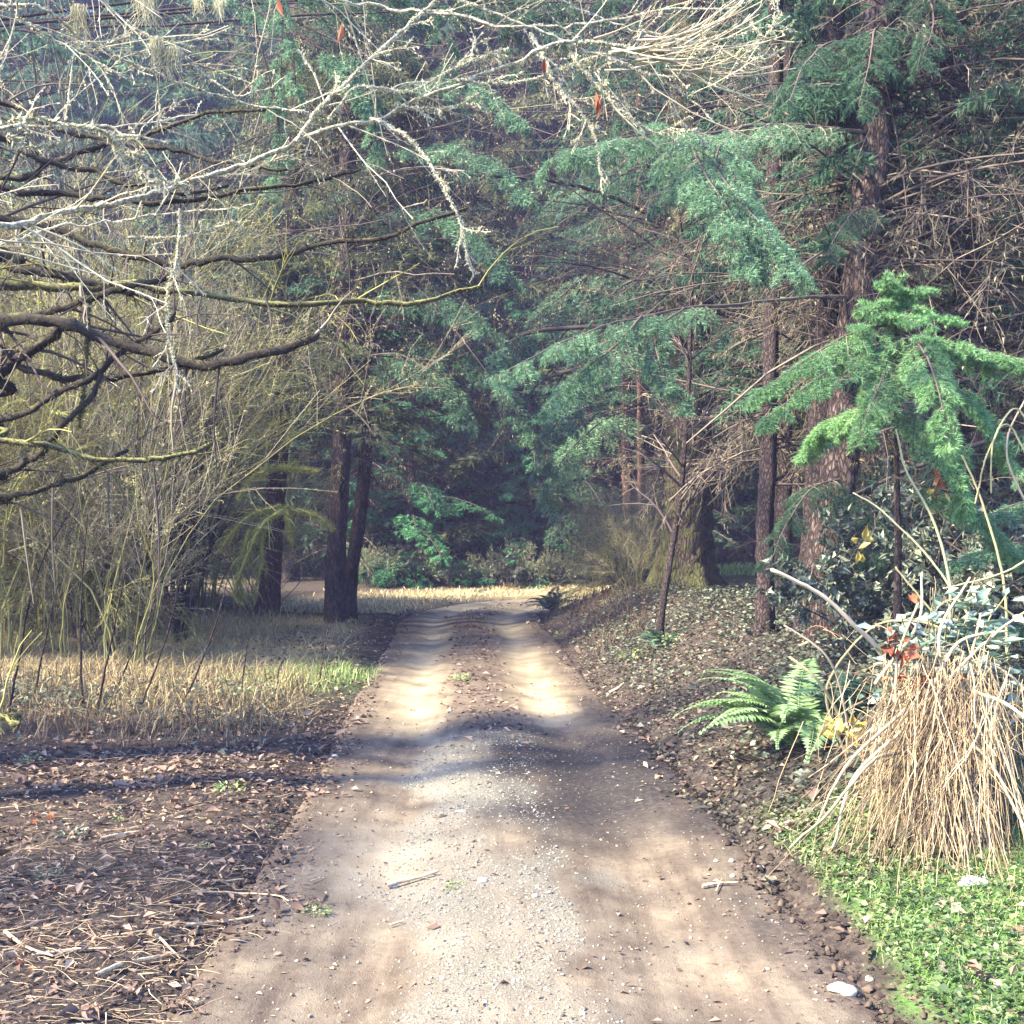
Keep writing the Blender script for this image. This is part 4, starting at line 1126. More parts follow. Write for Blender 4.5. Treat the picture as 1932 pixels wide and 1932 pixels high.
# right side
tD, P, R = trunk_tree('fir_tree', 'thick old fir with mossy furrowed bark on the right bank', 2.58, 16.4, [(1296, 1060), (1300, 960), (1302, 860), (1300, 600), (1296, 200)], [16.4, 16.4, 16.4, 16.5, 16.6], 0.35, 0.24, 'bark_moss', flare=0.6, k=32)
dead_branches(tD, P, R, 60, 5.0, 10, 2.8, 'twig_brown', 3, droop=0.05, lmat='flecks_dim')
dead_branches(tD, P, R, 34, 4.6, 10, 4.6, 'twig_brown', 3, azc=3.3, azs=0.7, droop=0.06)
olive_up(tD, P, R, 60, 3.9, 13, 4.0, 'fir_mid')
tE, P, R = trunk_tree('sapling', 'thin dark leaning sapling in front of the thick mossy fir', 1.62, 12.2, [(1250, 1150), (1266, 1050), (1284, 940), (1292, 840), (1300, 700)], [12.2, 12.25, 12.3, 12.3, 12.3], 0.040, 0.018, 'bark_dark', extra_up=1.5)
BP, BR = as_poly(P, R)
T1, R1 = spawn(BP, BR, 26, 0.22, 0.8, 0.1, 0.0, 0.3, 1, 6, 0.1, rmin=0.003)
T2, R2 = spawn(T1, R1, 7, 0.5, 0.7, 0.0, 0.05, 0.15, 1, 4, 0.12, rmin=0.002)
mb = MB(); tubes(mb, T1, R1, 4); tubes(mb, T2, R2, 3)
part('twigs', mb, M['twig_brown'], tE, kind='stuff')
tF, P, R = trunk_tree('fir_tree', 'slender dark trunk standing alone on the bank between mossy fir and bramble', 2.35, 10.3, [(1446, 1120), (1444, 1000), (1450, 860), (1456, 600), (1462, 200)], [10.3] * 5, 0.078, 0.055, 'bark_dark')
dead_branches(tF, P, R, 34, 1.9, 5.4, 1.3, 'twig_brown', 3, azc=0.4, azs=1.0, lmat='flecks_dim')
olive_up(tF, P, R, 12, 4.2, 9, 1.7, 'fir_mid')
tG, P, R = trunk_tree('fir_tree', 'dusky trunk half hidden behind the tall leaning fir', 2.66, 9.9, [(1522, 1130), (1530, 1000), (1540, 860), (1560, 560), (1568, 200)], [9.9] * 5, 0.105, 0.08, 'bark_dark')
dead_branches(tG, P, R, 40, 2.2, 5.6, 1.3, 'twig_brown', 3, lmat='flecks_dim')
olive_up(tG, P, R, 26, 2.6, 8, 1.5, 'fir_mid')
tH, P, R = trunk_tree('fir_tree', 'tall purple-brown fir trunk leaning over the bramble, bearing the green boughs', 2.72, 9.2, [(1548, 1120), (1566, 1000), (1590, 850), (1622, 560), (1642, 380), (1656, 150)], [9.2, 9.2, 9.2, 9.2, 9.25, 9.3], 0.15, 0.11, 'bark_fir')
dead_branches(tH, P, R, 30, 3.4, 5.8, 1.8, 'twig_brown', 2, lmat='flecks_dim')
dead_branches(tH, P, R, 46, 1.4, 5.8, 1.7, 'twig_brown', 2, azc=0.2, azs=1.0, lmat='flecks_dim')
olive_up(tH, P, R, 12, 5.2, 10, 2.2, 'fir_mid')
tI, P, R = trunk_tree('fir_tree', 'narrow shaded trunk seen past the tall leaning fir', 3.1, 12.6, [(1478, 900), (1482, 500), (1484, 200)], [12.6] * 3, 0.10, 0.08, 'bark_dark')
dead_branches(tI, P, R, 50, 2.0, 7, 2.2, 'twig_brown', 3, lmat='flecks_dim')
olive_up(tI, P, R, 30, 3.0, 9, 2.0, 'fir_mid')
tJ, P, R = trunk_tree('fir_tree', 'slim reddish trunk beyond the mossy fir, nearer the road', 2.9, 25.2, [(1211, 1000), (1210, 900), (1208, 600)], [25.2] * 3, 0.09, 0.07, 'bark_red')
dead_branches(tJ, P, R, 30, 2.5, 9, 2.0, 'twig_brown', 2)
olive_up(tJ, P, R, 36, 4.8, 12, 2.8, 'fir_mid')
tK, P, R = trunk_tree('fir_tree', 'short-looking dull red trunk far beyond the sapling', 2.75, 26.5, [(1184, 1000), (1182, 900), (1180, 700)], [26.5] * 3, 0.12, 0.10, 'bark_red')
dead_branches(tK, P, R, 30, 2.5, 9, 2.0, 'twig_brown', 2)
olive_up(tK, P, R, 36, 4.4, 12, 2.8, 'fir_mid')

for pp in [((1208, 640, 25.2), (1120, 690, 22.5), (1050, 790, 20.5), (1015, 900, 19.6)), ((1208, 500, 25.2), (1110, 520, 22.5), (1010, 600, 20.5), (960, 700, 19.6)), ((1208, 760, 25.2), (1130, 800, 23), (1060, 870, 21.5), (1030, 950, 21)), ((1208, 350, 25.2), (1100, 350, 22), (1000, 420, 20), (940, 520, 19.2))]:
    fir_bough(tJ, wp(*pp), 0.028, 34, 1.15, 0.3, 10, 0.40, 0.12, 17, 0.10, 0.018, mat='fir_near', wood='bark_dark', tmin=0.2, droop=0.2)
# green boughs of the tall leaning fir
def wp(*pp):
    return [S(a, b, c) for a, b, c in pp]
fir_bough(tH, wp((1640, 250, 9.25), (1500, 232, 8.7), (1340, 248, 8.1), (1200, 256, 7.5), (1050, 292, 7.0)), 0.02, 36, 0.62, 0.18, 13, 0.24, 0.08, 46, 0.036, 0.005)
fir_bough(tH, wp((1400, 240, 8.3), (1350, 300, 7.8), (1390, 370, 7.4), (1440, 430, 7.2), (1500, 505, 7.0)), 0.012, 30, 0.5, 0.16, 13, 0.22, 0.08, 46, 0.036, 0.005)
fir_bough(tH, wp((1300, 262, 8.0), (1330, 330, 7.4), (1390, 420, 7.1), (1420, 500, 7.0)), 0.010, 26, 0.45, 0.14, 12, 0.2, 0.07, 46, 0.036, 0.005)
fir_bough(tH, wp((1622, 560, 9.2), (1500, 562, 8.8), (1400, 572, 8.4), (1280, 582, 7.9), (1180, 600, 7.5), (1060, 640, 7.1), (940, 708, 6.8)), 0.018, 30, 0.40, 0.14, 10, 0.17, 0.06, 44, 0.034, 0.0048, tmin=0.45, droop=0.2)
fir_bough(tH, wp((1210, 596, 7.6), (1160, 655, 7.3), (1100, 700, 7.1), (1035, 760, 6.9)), 0.010, 20, 0.34, 0.12, 9, 0.16, 0.06, 44, 0.034, 0.0048, tmin=0.3, droop=0.2)
fir_bough(tH, wp((1290, 582, 7.9), (1240, 625, 7.6), (1250, 700, 7.4), (1290, 755, 7.3)), 0.008, 18, 0.28, 0.10, 8, 0.14, 0.05, 44, 0.034, 0.0048, tmin=0.35, droop=0.2)
fir_bough(tH, wp((1656, 120, 9.3), (1580, 80, 8.6), (1520, 120, 8.1), (1490, 190, 7.8)), 0.014, 24, 0.42, 0.14, 9, 0.16, 0.06, 34, 0.038, 0.0058, mat='fir_mid')
fir_bough(tH, wp((1660, 60, 9.3), (1650, 60, 8.6), (1640, 120, 8.2), (1620, 200, 8.0)), 0.014, 22, 0.40, 0.14, 9, 0.16, 0.06, 34, 0.038, 0.0058, mat='fir_mid')
fir_bough(tH, wp((1670, 0, 9.3), (1740, -10, 8.6), (1760, 40, 8.3), (1740, 110, 8.1)), 0.014, 20, 0.38, 0.14, 9, 0.16, 0.06, 34, 0.038, 0.0058, mat='fir_mid')
fir_bough(tH, wp((1640, 390, 9.2), (1610, 400, 8.6), (1580, 440, 8.3), (1560, 480, 8.2)), 0.012, 20, 0.34, 0.12, 9, 0.15, 0.05, 34, 0.036, 0.005, mat='fir_mid')
fir_bough(tH, wp((1600, 900, 9.2), (1540, 920, 8.7), (1490, 980, 8.4), (1455, 1060, 8.2)), 0.010, 20, 0.34, 0.12, 9, 0.15, 0.05, 30, 0.036, 0.005, mat='fir_mid')
fir_bough(tH, wp((1590, 950, 9.2), (1640, 940, 8.6), (1650, 1000, 8.3), (1640, 1070, 8.2)), 0.010, 20, 0.34, 0.12, 9, 0.15, 0.05, 30, 0.036, 0.005, mat='fir_mid')

# young fir with a bright top
bx, by = 2.21, 6.35
yf = thing('young_fir', 'young fir with bright green pointed top behind the straw heap', 'fir tree', (bx, by, g1(bx, by)))
mb = MB(); P, R = bumpy(mb, [A(bx, by, g1(bx, by) - 0.1), S(1694, 1100, 6.35), S(1690, 800, 6.35), S(1690, 640, 6.3), S(1691, 528, 6.3)], 0.032, 0.006, 30, 8, 0.01, 0.06)
part('trunk', mb, M['bark_dark'], yf, True)
yb = dict(mat='fir_tip', nl=0.030, nw=0.0045, per=40, wood='twig_brown')
for pp, n1, l0 in [
    (((1690, 610, 6.3), (1600, 630, 6.1), (1500, 690, 5.95), (1420, 748, 5.9)), 26, 0.26),
    (((1690, 640, 6.3), (1610, 670, 6.0), (1520, 730, 5.8), (1448, 788, 5.7)), 26, 0.26),
    (((1690, 630, 6.3), (1780, 640, 6.2), (1880, 668, 6.1), (1990, 690, 6.0)), 26, 0.24),
    (((1690, 620, 6.3), (1740, 660, 5.9), (1770, 740, 5.6), (1790, 830, 5.5)), 24, 0.26),
    (((1690, 650, 6.3), (1670, 700, 5.9), (1640, 770, 5.7), (1620, 830, 5.6)), 24, 0.24),
    (((1690, 680, 6.3), (1790, 720, 6.2), (1860, 780, 6.1), (1900, 860, 6.1)), 24, 0.28),
    (((1690, 760, 6.3), (1760, 800, 6.0), (1800, 880, 5.9), (1820, 950, 5.9)), 22, 0.30),
    (((1690, 740, 6.3), (1600, 780, 6.5), (1560, 800, 6.6), (1520, 850, 6.7)), 20, 0.26),
    (((1690, 900, 6.35), (1780, 930, 6.2), (1860, 980, 6.1), (1920, 1050, 6.1)), 22, 0.30)]:
    fir_bough(yf, wp(*pp), 0.008, n1 + 6, l0 * 1.2, 0.07, 8, 0.10, 0.035, droop=0.2, fwd=0.75, **yb)
for pp in [((1690, 600, 6.3), (1660, 575, 6.2), (1630, 585, 6.1)), ((1690, 600, 6.3), (1720, 560, 6.2), (1748, 550, 6.15)), ((1690, 610, 6.3), (1740, 595, 6.2), (1800, 610, 6.1)),
           ((1690, 612, 6.3), (1650, 600, 6.1), (1618, 620, 6.0)), ((1690, 600, 6.3), (1690, 560, 6.2), (1668, 535, 6.15)), ((1690, 605, 6.3), (1715, 600, 6.0), (1745, 640, 5.8))]:
    fir_bough(yf, wp(*pp), 0.005, 12, 0.10, 0.05, 5, 0.05, 0.03, droop=0.0, dz=0.1, drop2=0.0, down=0.0, **yb)
fir_bough(yf, [P[-6], P[-3], P[-1]], 0.006, 10, 0.08, 0.05, 4, 0.05, 0.03, droop=-0.05, dz=0.2, drop2=0.0, down=-0.1, **yb)

# right edge: another young fir low down, mostly outside the picture
bx, by = 3.55, 6.9
y2 = thing('young_fir', 'green young fir reaching in low at the right edge, beyond the straw heap', 'fir tree', (bx, by, g1(bx, by)))
mb = MB(); P, R = bumpy(mb, [A(bx, by, g1(bx, by) - 0.1), A(bx, by, 1.4), A(bx + 0.03, by, 2.6)], 0.03, 0.006, 20, 8, 0.01, 0.06)
part('trunk', mb, M['bark_dark'], y2, True)
for k in range(13):
    z = 0.7 + 1.6 * (k % 7) / 6; a = 2.4 * k + 2.2; L = 1.05 - 0.32 * (z - 0.7)
    b0 = A(bx, by, z); b1 = b0 + A(math.cos(a), math.sin(a), 0.05) * L * 0.5; b2 = b0 + A(math.cos(a), math.sin(a), -0.12) * L
    fir_bough(y2, [b0, b1, b2], 0.007, 20, 0.26, 0.08, 8, 0.10, 0.04, droop=0.14, mat='fir_near', nl=0.036, nw=0.008, per=26)

# dark tree in the upper right corner
bx, by = 4.25, 9.6
tL, P, R = trunk_tree('fir_tree', 'dark fir at the right with long black bare limbs', bx, by, [(1850, 900), (1820, 500), (1800, 200)], [9.6] * 3, 0.13, 0.10, 'bark_dark')
for pp in [((1805, 250, 9.5), (1700, 190, 9.2), (1655, 165, 9.0)), ((1660, 172, 9.3), (1730, 165, 9.1), (1830, 130, 8.8), (1950, 50, 8.4)), ((1665, 210, 9.3), (1760, 205, 9.1), (1850, 214, 8.9), (1960, 215, 8.7)),
           ((1700, 440, 9.3), (1780, 445, 9.1), (1860, 430, 8.9), (1960, 425, 8.8)), ((1690, 410, 9.3), (1740, 385, 9.2), (1830, 385, 9.0), (1900, 372, 8.8)), ((1820, 300, 9.5), (1870, 330, 9.1), (1950, 340, 8.8)),
           ((1830, 520, 9.5), (1880, 560, 9.0), (1960, 570, 8.7)), ((1800, 90, 9.5), (1850, 40, 9.1), (1920, -20, 8.8))]:
    mb = MB(); Q, QR = bumpy(mb, wp(*pp), 0.026, 0.009, 26, 7, 0.04, 0.12)
    BP, BR = as_poly(Q, QR)
    T1, R1 = spawn(BP, BR, 16, 0.4, 0.8, -0.1, 0.1, 0.1, 1, 5, 0.12, rmin=0.003); T2, R2 = spawn(T1, R1, 6, 0.5, 0.8, -0.1, 0.15, 0.1, 1, 3, 0.14, rmin=0.002)
    tubes(mb, T1, R1, 4); tubes(mb, T2, R2, 3)
    part('limb', mb, M['bark_dark'], tL)
    nd = MB(); needles(nd, T2, 5, 0.05, 0.014, 0.8, 0.4)
    part('needles', nd, M['fir_mid'], tL)
dead_branches(tL, P, R, 60, 1.4, 6, 2.2, 'twig_brown', 2, lmat='flecks_dim')
olive_up(tL, P, R, 14, 4.6, 10, 2.4, 'fir_mid')

# ------------------------------------------------------------------ mossy maple, left: trunk outside the picture, dark limbs reach in
bx, by = -6.5, 5.9
mp = thing('maple_tree', 'old maple left of the road whose dark mossy bare limbs reach across', 'tree', (bx, by, g1(bx, by)))
mb = MB(); MPp, MR = bumpy(mb, [A(bx, by, g1(bx, by) - 0.3), A(bx - 0.05, by, 1.4), A(bx + 0.1, by + 0.1, 3.0), A(bx, by + 0.2, 5.5), A(bx - 0.2, by, 9)], 0.30, 0.10, 40, 12, 0.02, 0.14, flare=0.5)
part('trunk', mb, M['limb_moss'], mp, True)
def mtrunk(z):
    i = np.abs(MPp[:, 2] - z).argmin(); return MPp[i]
def limb(o, pts, r0, r1, mat, fuzz=900, twn=10, tw_len=0.22, twmat='twig_brown', moss='moss', n=46, tw2=5, fz=0.03, name='limb', droop=0.08):
    mb = MB(); Q, QR = bumpy(mb, pts, r0, r1 * 0.7, int(n * 2), 9, 0.045, 0.26, power=0.8)
    lb = part(name, mb, M[mat], o, True)
    moss = {'limb_moss': 'moss_dark', 'limb_green': 'moss_mid'}.get(mat, moss) if moss == 'moss' else moss
    BP, BR = as_poly(Q, QR)
    if twn:
        T1, R1 = spawn(BP, BR, twn, tw_len, 0.8, 0.05, droop, 0.15, 1, 6, 0.12, rf=0.4, rmin=0.0022); T2, R2 = spawn(T1, R1, tw2, 0.5, 0.7, 0.0, droop, 0.15, 1, 4, 0.14, rmin=0.0016)
        tw = MB(); tubes(tw, T1, R1, 4); tubes(tw, T2, R2, 3)
        part('twigs', tw, M[twmat], lb, kind='stuff')
        if moss == 'lichen':
            fl = MB(); needles(fl, T1, 22, 0.016, 0.009, 0.7, 0.4); needles(fl, T2, 7, 0.014, 0.007, 0.7, 0.4)
            part('lichen', fl, M['lichen'], lb, kind='stuff')
    if fuzz:
        fzm = MB(); t = rng.random(fuzz); p, T, r = at(BP, BR, np.zeros(fuzz, int), t)
        q = nrm(np.cross(T, nrm(rng.normal(0, 1, (fuzz, 3)))))
        p = p + q * r[:, None] * 0.9
        d = nrm(q + A(0, 0, -0.4)[None] + T * rng.normal(0, 0.4, (fuzz, 1)))
        w = nrm(np.cross(d, rng.normal(0, 1, (fuzz, 3)))) * 0.004
        V = np.stack([p - w, p + w, p + d * (fz * rng.uniform(0.4, 1.3, (fuzz, 1)))], 1)
        fzm.add(V, np.arange(fuzz * 3).reshape(-1, 3), np.repeat(rng.random(fuzz) * 0.8, 3))
        part('moss', fzm, M[moss], lb, kind='stuff')
    return lb, Q, QR
ML = [
 (3.2, ((-60, 480, 7.2), (11, 496, 7.1), (90, 510, 7.0), (169, 532, 6.9), (250, 552, 6.8)), 0.055, 0.028, 'limb_moss'),
 (2.9, ((-60, 545, 7.2), (90, 550, 7.1), (162, 552, 7.0), (252, 548, 6.9), (360, 557, 6.8), (504, 563, 6.7), (695, 566, 6.6), (800, 562, 6.5), (905, 540, 6.5)), 0.046, 0.012, 'limb_green'),
 (2.6, ((-80, 640, 7.2), (0, 618, 7.0), (54, 593, 6.9), (144, 572, 6.8), (230, 540, 6.7), (330, 520, 6.6)), 0.055, 0.018, 'limb_moss'),
 (2.6, ((-80, 600, 7.0), (0, 604, 6.8), (108, 608, 6.6), (169, 620, 6.5), (252, 647, 6.4), (342, 669, 6.3), (414, 676, 6.2), (504, 656, 6.1), (596, 635, 6.1)), 0.060, 0.026, 'limb_moss'),
 (2.2, ((-80, 740, 6.9), (0, 701, 6.8), (54, 665, 6.7), (108, 622, 6.6)), 0.05, 0.032, 'limb_moss'),
 (2.4, ((-80, 660, 7.2), (0, 669, 7.1), (90, 687, 7.0), (216, 690, 6.9), (335, 681, 6.8), (420, 660, 6.7)), 0.042, 0.014, 'limb_moss'),
 (1.9, ((-80, 800, 6.9), (0, 784, 6.8), (72, 766, 6.7), (162, 723, 6.6), (216, 683, 6.5), (259, 650, 6.5), (330, 590, 6.4)), 0.048, 0.014, 'limb_moss'),
 (1.8, ((-80, 832, 6.7), (0, 838, 6.6), (90, 845, 6.5), (155, 860, 6.4), (234, 860, 6.3), (324, 852, 6.3), (400, 836, 6.3)), 0.036, 0.014, 'limb_green'),
 (1.5, ((-80, 950, 6.9), (0, 935, 6.8), (90, 914, 6.7), (194, 874, 6.6), (240, 850, 6.6)), 0.042, 0.014, 'limb_moss'),
 (1.6, ((-80, 910, 6.9), (0, 899, 6.8), (72, 870, 6.7), (97, 845, 6.6), (144, 784, 6.5), (180, 750, 6.5), (190, 700, 6.5)), 0.044, 0.016, 'limb_moss'),
 (3.5, ((-80, 400, 7.4), (60, 408, 7.3), (170, 440, 7.2), (310, 498, 7.0), (450, 500, 6.9), (618, 474, 6.8), (708, 459, 6.7), (798, 425, 6.6), (880, 394, 6.6)), 0.05, 0.010, 'limb_moss'),
 (3.9, ((-80, 250, 7.6), (40, 280, 7.5), (144, 306, 7.4), (252, 342, 7.2), (340, 358, 7.1), (430, 350, 7.1)), 0.045, 0.012, 'limb_moss'),
 (4.0, ((-60, 180, 7.7), (100, 230, 7.6), (234, 270, 7.4), (378, 284, 7.2), (446, 306, 7.1), (540, 320, 7.0)), 0.042, 0.010, 'limb_moss'),
 (4.2, ((-60, 300, 7.7), (100, 280, 7.6), (245, 248, 7.4), (324, 234, 7.2), (414, 212, 7.1), (500, 208, 7.0)), 0.040, 0.010, 'limb_moss'),
 (3.7, ((-60, 350, 7.6), (40, 370, 7.5), (120, 372, 7.4), (260, 385, 7.2), (420, 368, 7.1), (560, 350, 7.0), (680, 320, 6.9)), 0.040, 0.010, 'limb_moss'),
 (1.2, ((-60, 1330, 6.3), (-10, 1345, 6.0), (36, 1366, 5.8)), 0.03, 0.018, 'limb_green'),
]
for z, pp, r0, r1, mat in ML:
    pts = [mtrunk(z)] + wp(*pp)
    limb(mp, pts, r0 * 1.15, r1 * 1.25, mat, 1100, 12, 0.17, 'twig_moss' if mat == 'limb_green' else 'twig_brown')
limb(mp, wp((166, 548, 6.95), (166, 626, 6.9), (160, 690, 6.9), (155, 752, 6.85), (149, 808, 6.85)), 0.020, 0.010, 'limb_green', 900, 0, fz=0.025, name='branch')
# hanging thin mossy shoots under the limbs
mb = MB()
for px, py0, py1, Yy in [(328, 690, 830, 6.3), (352, 690, 835, 6.3), (415, 680, 900, 6.2), (290, 880, 1150, 6.3), (100, 920, 1120, 6.5), (205, 890, 1010, 6.5), (40, 960, 1140, 6.6), (380, 560, 660, 6.6), (500, 560, 640, 6.6)]:
    tubes(mb, catmull([S(px, py0, Yy), S(px + random.uniform(-14, 14), (py0 + py1) / 2, Yy), S(px + random.uniform(-25, 25), py1, Yy)], 9), np.linspace(0.007, 0.003, 9), 5)
part('shoots', mb, M['twig_brown'], mp, kind='stuff')

# ------------------------------------------------------------------ alder, left: pale lichen-covered branches overhead
bx, by = -4.3, 5.7
al = thing('alder_tree', 'bare alder with white lichen-crusted branches arching over the road', 'tree', (bx, by, g1(bx, by)))
mb = MB(); AP, AR = bumpy(mb, [A(bx, by, g1(bx, by) - 0.3), A(bx, by, 1.5), A(bx + 0.1, by, 3.0), A(bx + 0.25, by + 0.1, 5.0), A(bx + 0.5, by, 8.5)], 0.17, 0.06, 40, 12, 0.02, 0.10, flare=0.4)
part('trunk', mb, M['lichen_limb'], al, True)
def atrunk(z):
    i = np.abs(AP[:, 2] - z).argmin(); return AP[i]
AL = [
 (2.6, ((-120, 470, 4.6), (100, 425, 4.8), (252, 392, 4.9), (324, 367, 4.95), (403, 335, 5.0), (468, 302, 5.0), (533, 274, 5.0), (610, 238, 5.0), (695, 212, 5.0), (744, 196, 5.0), (805, 173, 5.0), (924, 126, 5.0), (1043, 88, 5.0), (1090, 76, 5.0)), 0.026, 0.012, 22),
 (None, ((560, 268, 5.0), (608, 202, 4.95), (666, 148, 4.9), (726, 90, 4.9), (798, 25, 4.9), (840, -20, 4.9)), 0.013, 0.010, 8),
 (4.4, ((-60, -150, 4.3), (100, -80, 4.5), (240, 40, 4.6), (342, 112, 4.7), (403, 158, 4.7), (468, 173, 4.7), (540, 144, 4.7)), 0.02, 0.005, 14),
 (4.0, ((-60, 20, 4.4), (150, 90, 4.6), (288, 140, 4.7), (360, 166, 4.75), (450, 196, 4.8), (529, 202, 4.8), (586, 216, 4.8)), 0.018, 0.006, 14),
 (3.4, ((-60, 236, 4.3), (30, 234, 4.4), (108, 238, 4.4), (198, 241, 4.5), (252, 259, 4.5), (320, 268, 4.5)), 0.020, 0.007, 12),
 (None, ((205, 250, 4.5), (252, 295, 4.5), (306, 335, 4.5), (360, 352, 4.5)), 0.011, 0.004, 8),
 (None, ((697, 223, 5.0), (769, 252, 4.95), (820, 313, 4.9), (852, 374, 4.85), (870, 418, 4.85), (884, 493, 4.85), (902, 518, 4.85)), 0.010, 0.004, 7),
 (5.2, ((200, -330, 4.5), (440, -110, 4.8), (600, -30, 5.0), (690, 0, 5.1), (805, 14, 5.1), (892, 29, 5.1), (978, 52, 5.1), (1050, 77, 5.1), (1129, 104, 5.1), (1230, 137, 5.1), (1313, 194, 5.1), (1348, 232, 5.1)), 0.030, 0.006, 26),
 (5.0, ((300, -350, 4.6), (600, -110, 4.9), (866, 0, 5.2), (978, 40, 5.2), (1060, 70, 5.2), (1180, 54, 5.2), (1313, 25, 5.2), (1440, 2, 5.2), (1500, -10, 5.2)), 0.024, 0.006, 20),
 (None, ((1086, 82, 5.1), (1158, 86, 5.1), (1313, 112, 5.1), (1344, 119, 5.1), (1398, 108, 5.1), (1452, 112, 5.1)), 0.011, 0.004, 14),
 (None, ((1075, 100, 5.1), (1133, 166, 5.05), (1180, 212, 5.0), (1230, 248, 5.0), (1313, 248, 5.0)), 0.009, 0.003, 8),
 (None, ((1000, 62, 5.1), (1032, 119, 5.0), (1046, 158, 5.0), (1097, 216, 5.0), (1122, 266, 5.0), (1136, 342, 5.0)), 0.009, 0.003, 8),
 (None, ((1130, 104, 5.1), (1236, 137, 5.1), (1326, 137, 5.1), (1380, 115, 5.1), (1434, 83, 5.1), (1472, 22, 5.1)), 0.010, 0.004, 14),
 (None, ((860, 150, 5.0), (920, 158, 5.0), (1000, 150, 5.0), (1080, 120, 5.1), (1160, 100, 5.1)), 0.008, 0.004, 8),
 (None, ((744, 196, 5.0), (800, 204, 5.0), (860, 202, 5.0), (905, 176, 5.0)), 0.006, 0.003, 6),
 (None, ((620, 226, 5.0), (668, 168, 5.0), (720, 170, 5.0), (790, 170, 5.0), (880, 118, 5.0), (960, 92, 5.0)), 0.008, 0.004, 8),
 (2.3, ((-80, 520, 4.8), (60, 460, 5.0), (180, 428, 5.1), (300, 405, 5.2), (420, 398, 5.2), (480, 385, 5.2)), 0.014, 0.005, 12),
 (None, ((240, 448, 5.2), (330, 448, 5.2), (400, 432, 5.2), (440, 418, 5.2)), 0.008, 0.003, 6),
 (4.6, ((-40, -60, 4.3), (40, 40, 4.3), (90, 70, 4.4), (170, 110, 4.4), (250, 150, 4.4)), 0.014, 0.005, 14),
 (None, ((340, 395, 5.2), (330, 500, 5.1), (315, 560, 5.1), (318, 640, 5.05), (340, 740, 5.0)), 0.007, 0.003, 8),
 (5.5, ((500, -300, 4.8), (900, -60, 5.0), (1120, 30, 5.3), (1240, 60, 5.3), (1360, 75, 5.3), (1430, 60, 5.3), (1490, 30, 5.3)), 0.018, 0.004, 18),
]
for z, pp, r0, r1, tn in AL:
    pts = ([atrunk(z)] if z is not None else []) + wp(*pp)
    lb, Q, QR = limb(al, pts, r0 * 0.8, r1 * 0.9, 'lichen_limb', 700, tn, 0.16 if z is not None else 0.22, 'twig_pale', 'lichen', 60, 4, 0.011, 'branch', 0.02)
# thick crust of lichen on the lowest left branch
cr = MB()
for pp in [((0, 234, 4.4), (108, 238, 4.4), (198, 241, 4.5), (252, 259, 4.5)), ((200, 246, 4.5), (252, 295, 4.5), (306, 335, 4.5)), ((0, 262, 4.4), (60, 275, 4.4), (130, 270, 4.4))]:
    Q = catmull(wp(*pp), 24)[None] + np.cumsum(rng.normal(0, 0.006, (1, 24, 3)), 1)
    for ln, q in ((0.016, 260), (0.026, 160), (0.045, 40)):
        needles(cr, Q, q, ln, 0.012, 0.95, 0.35)
part('lichen', cr, M['lichen'], al, kind='stuff')
# fan of fine twigs at the tip end, right of centre
tw = MB()
cs = np.stack([S(random.uniform(1080, 1300), random.uniform(60, 140), 5.1) for _ in range(30)])
d = nrm(np.stack([np.abs(rng.normal(0.9, 0.2, 30)), rng.normal(0, 0.2, 30), rng.normal(-0.1, 0.35, 30)], -1))
T1, R1 = grow(cs, d, rng.uniform(0.3, 0.75, 30), rng.uniform(0.004, 0.008, 30), 7, -0.10, 0.08, 0.002)
T2, R2 = spawn(T1, R1, 5, 0.4, 0.6, 0.15, -0.05, 0.2, 1, 5, 0.1, rmin=0.0016)
tubes(tw, T1, R1, 4); tubes(tw, T2, R2, 3)
part('twigs', tw, M['twig_pale'], al, kind='stuff')
# hanging grey-green beard lichen
for px, py, w, h in [(151, 10, 16, 80), (277, -10, 20, 65), (324, 90, 18, 60), (297, 70, 14, 50), (375, -10, 12, 35), (415, 0, 12, 35)]:
    n = 170; Yy = 4.5
    n = random.randint(90, 170)
    p = np.stack([S(px + random.gauss(0, w * 0.45), py + random.uniform(-4, 8), Yy + random.gauss(0, 0.02)) for _ in range(n)])
    d = nrm(np.stack([rng.normal(0, 0.12, n), rng.normal(0, 0.1, n), -np.ones(n)], -1))
    mb = MB(); P_, R_ = grow(p, d, rng.uniform(0.15, 1.1, n) ** 1.4 * h * Yy / F, np.full(n, 0.0014), 5, 0.1, 0.3, 0.0009); tubes(mb, P_, R_, 3)
    part('beard_lichen', mb, M['lichen'], al)
# dead leaves still hanging
for px, py, h in [(1124, 172, 48), (1027, 108, 34), (645, 42, 40), (524, -8, 40), (1130, 178, 36)]:
    mb = MB(); p = S(px, py, 4.95)[None]
    leaves(mb, p, A(rng.normal(0, 0.15), 0.05, -1)[None], nrm(rng.normal(0, 1, (1, 3))), h * 4.95 / F, 0.03, 0.5, rng.uniform(0.3, 0.8), 0.12)
    part('dead_leaf', mb, M['orange'], al)

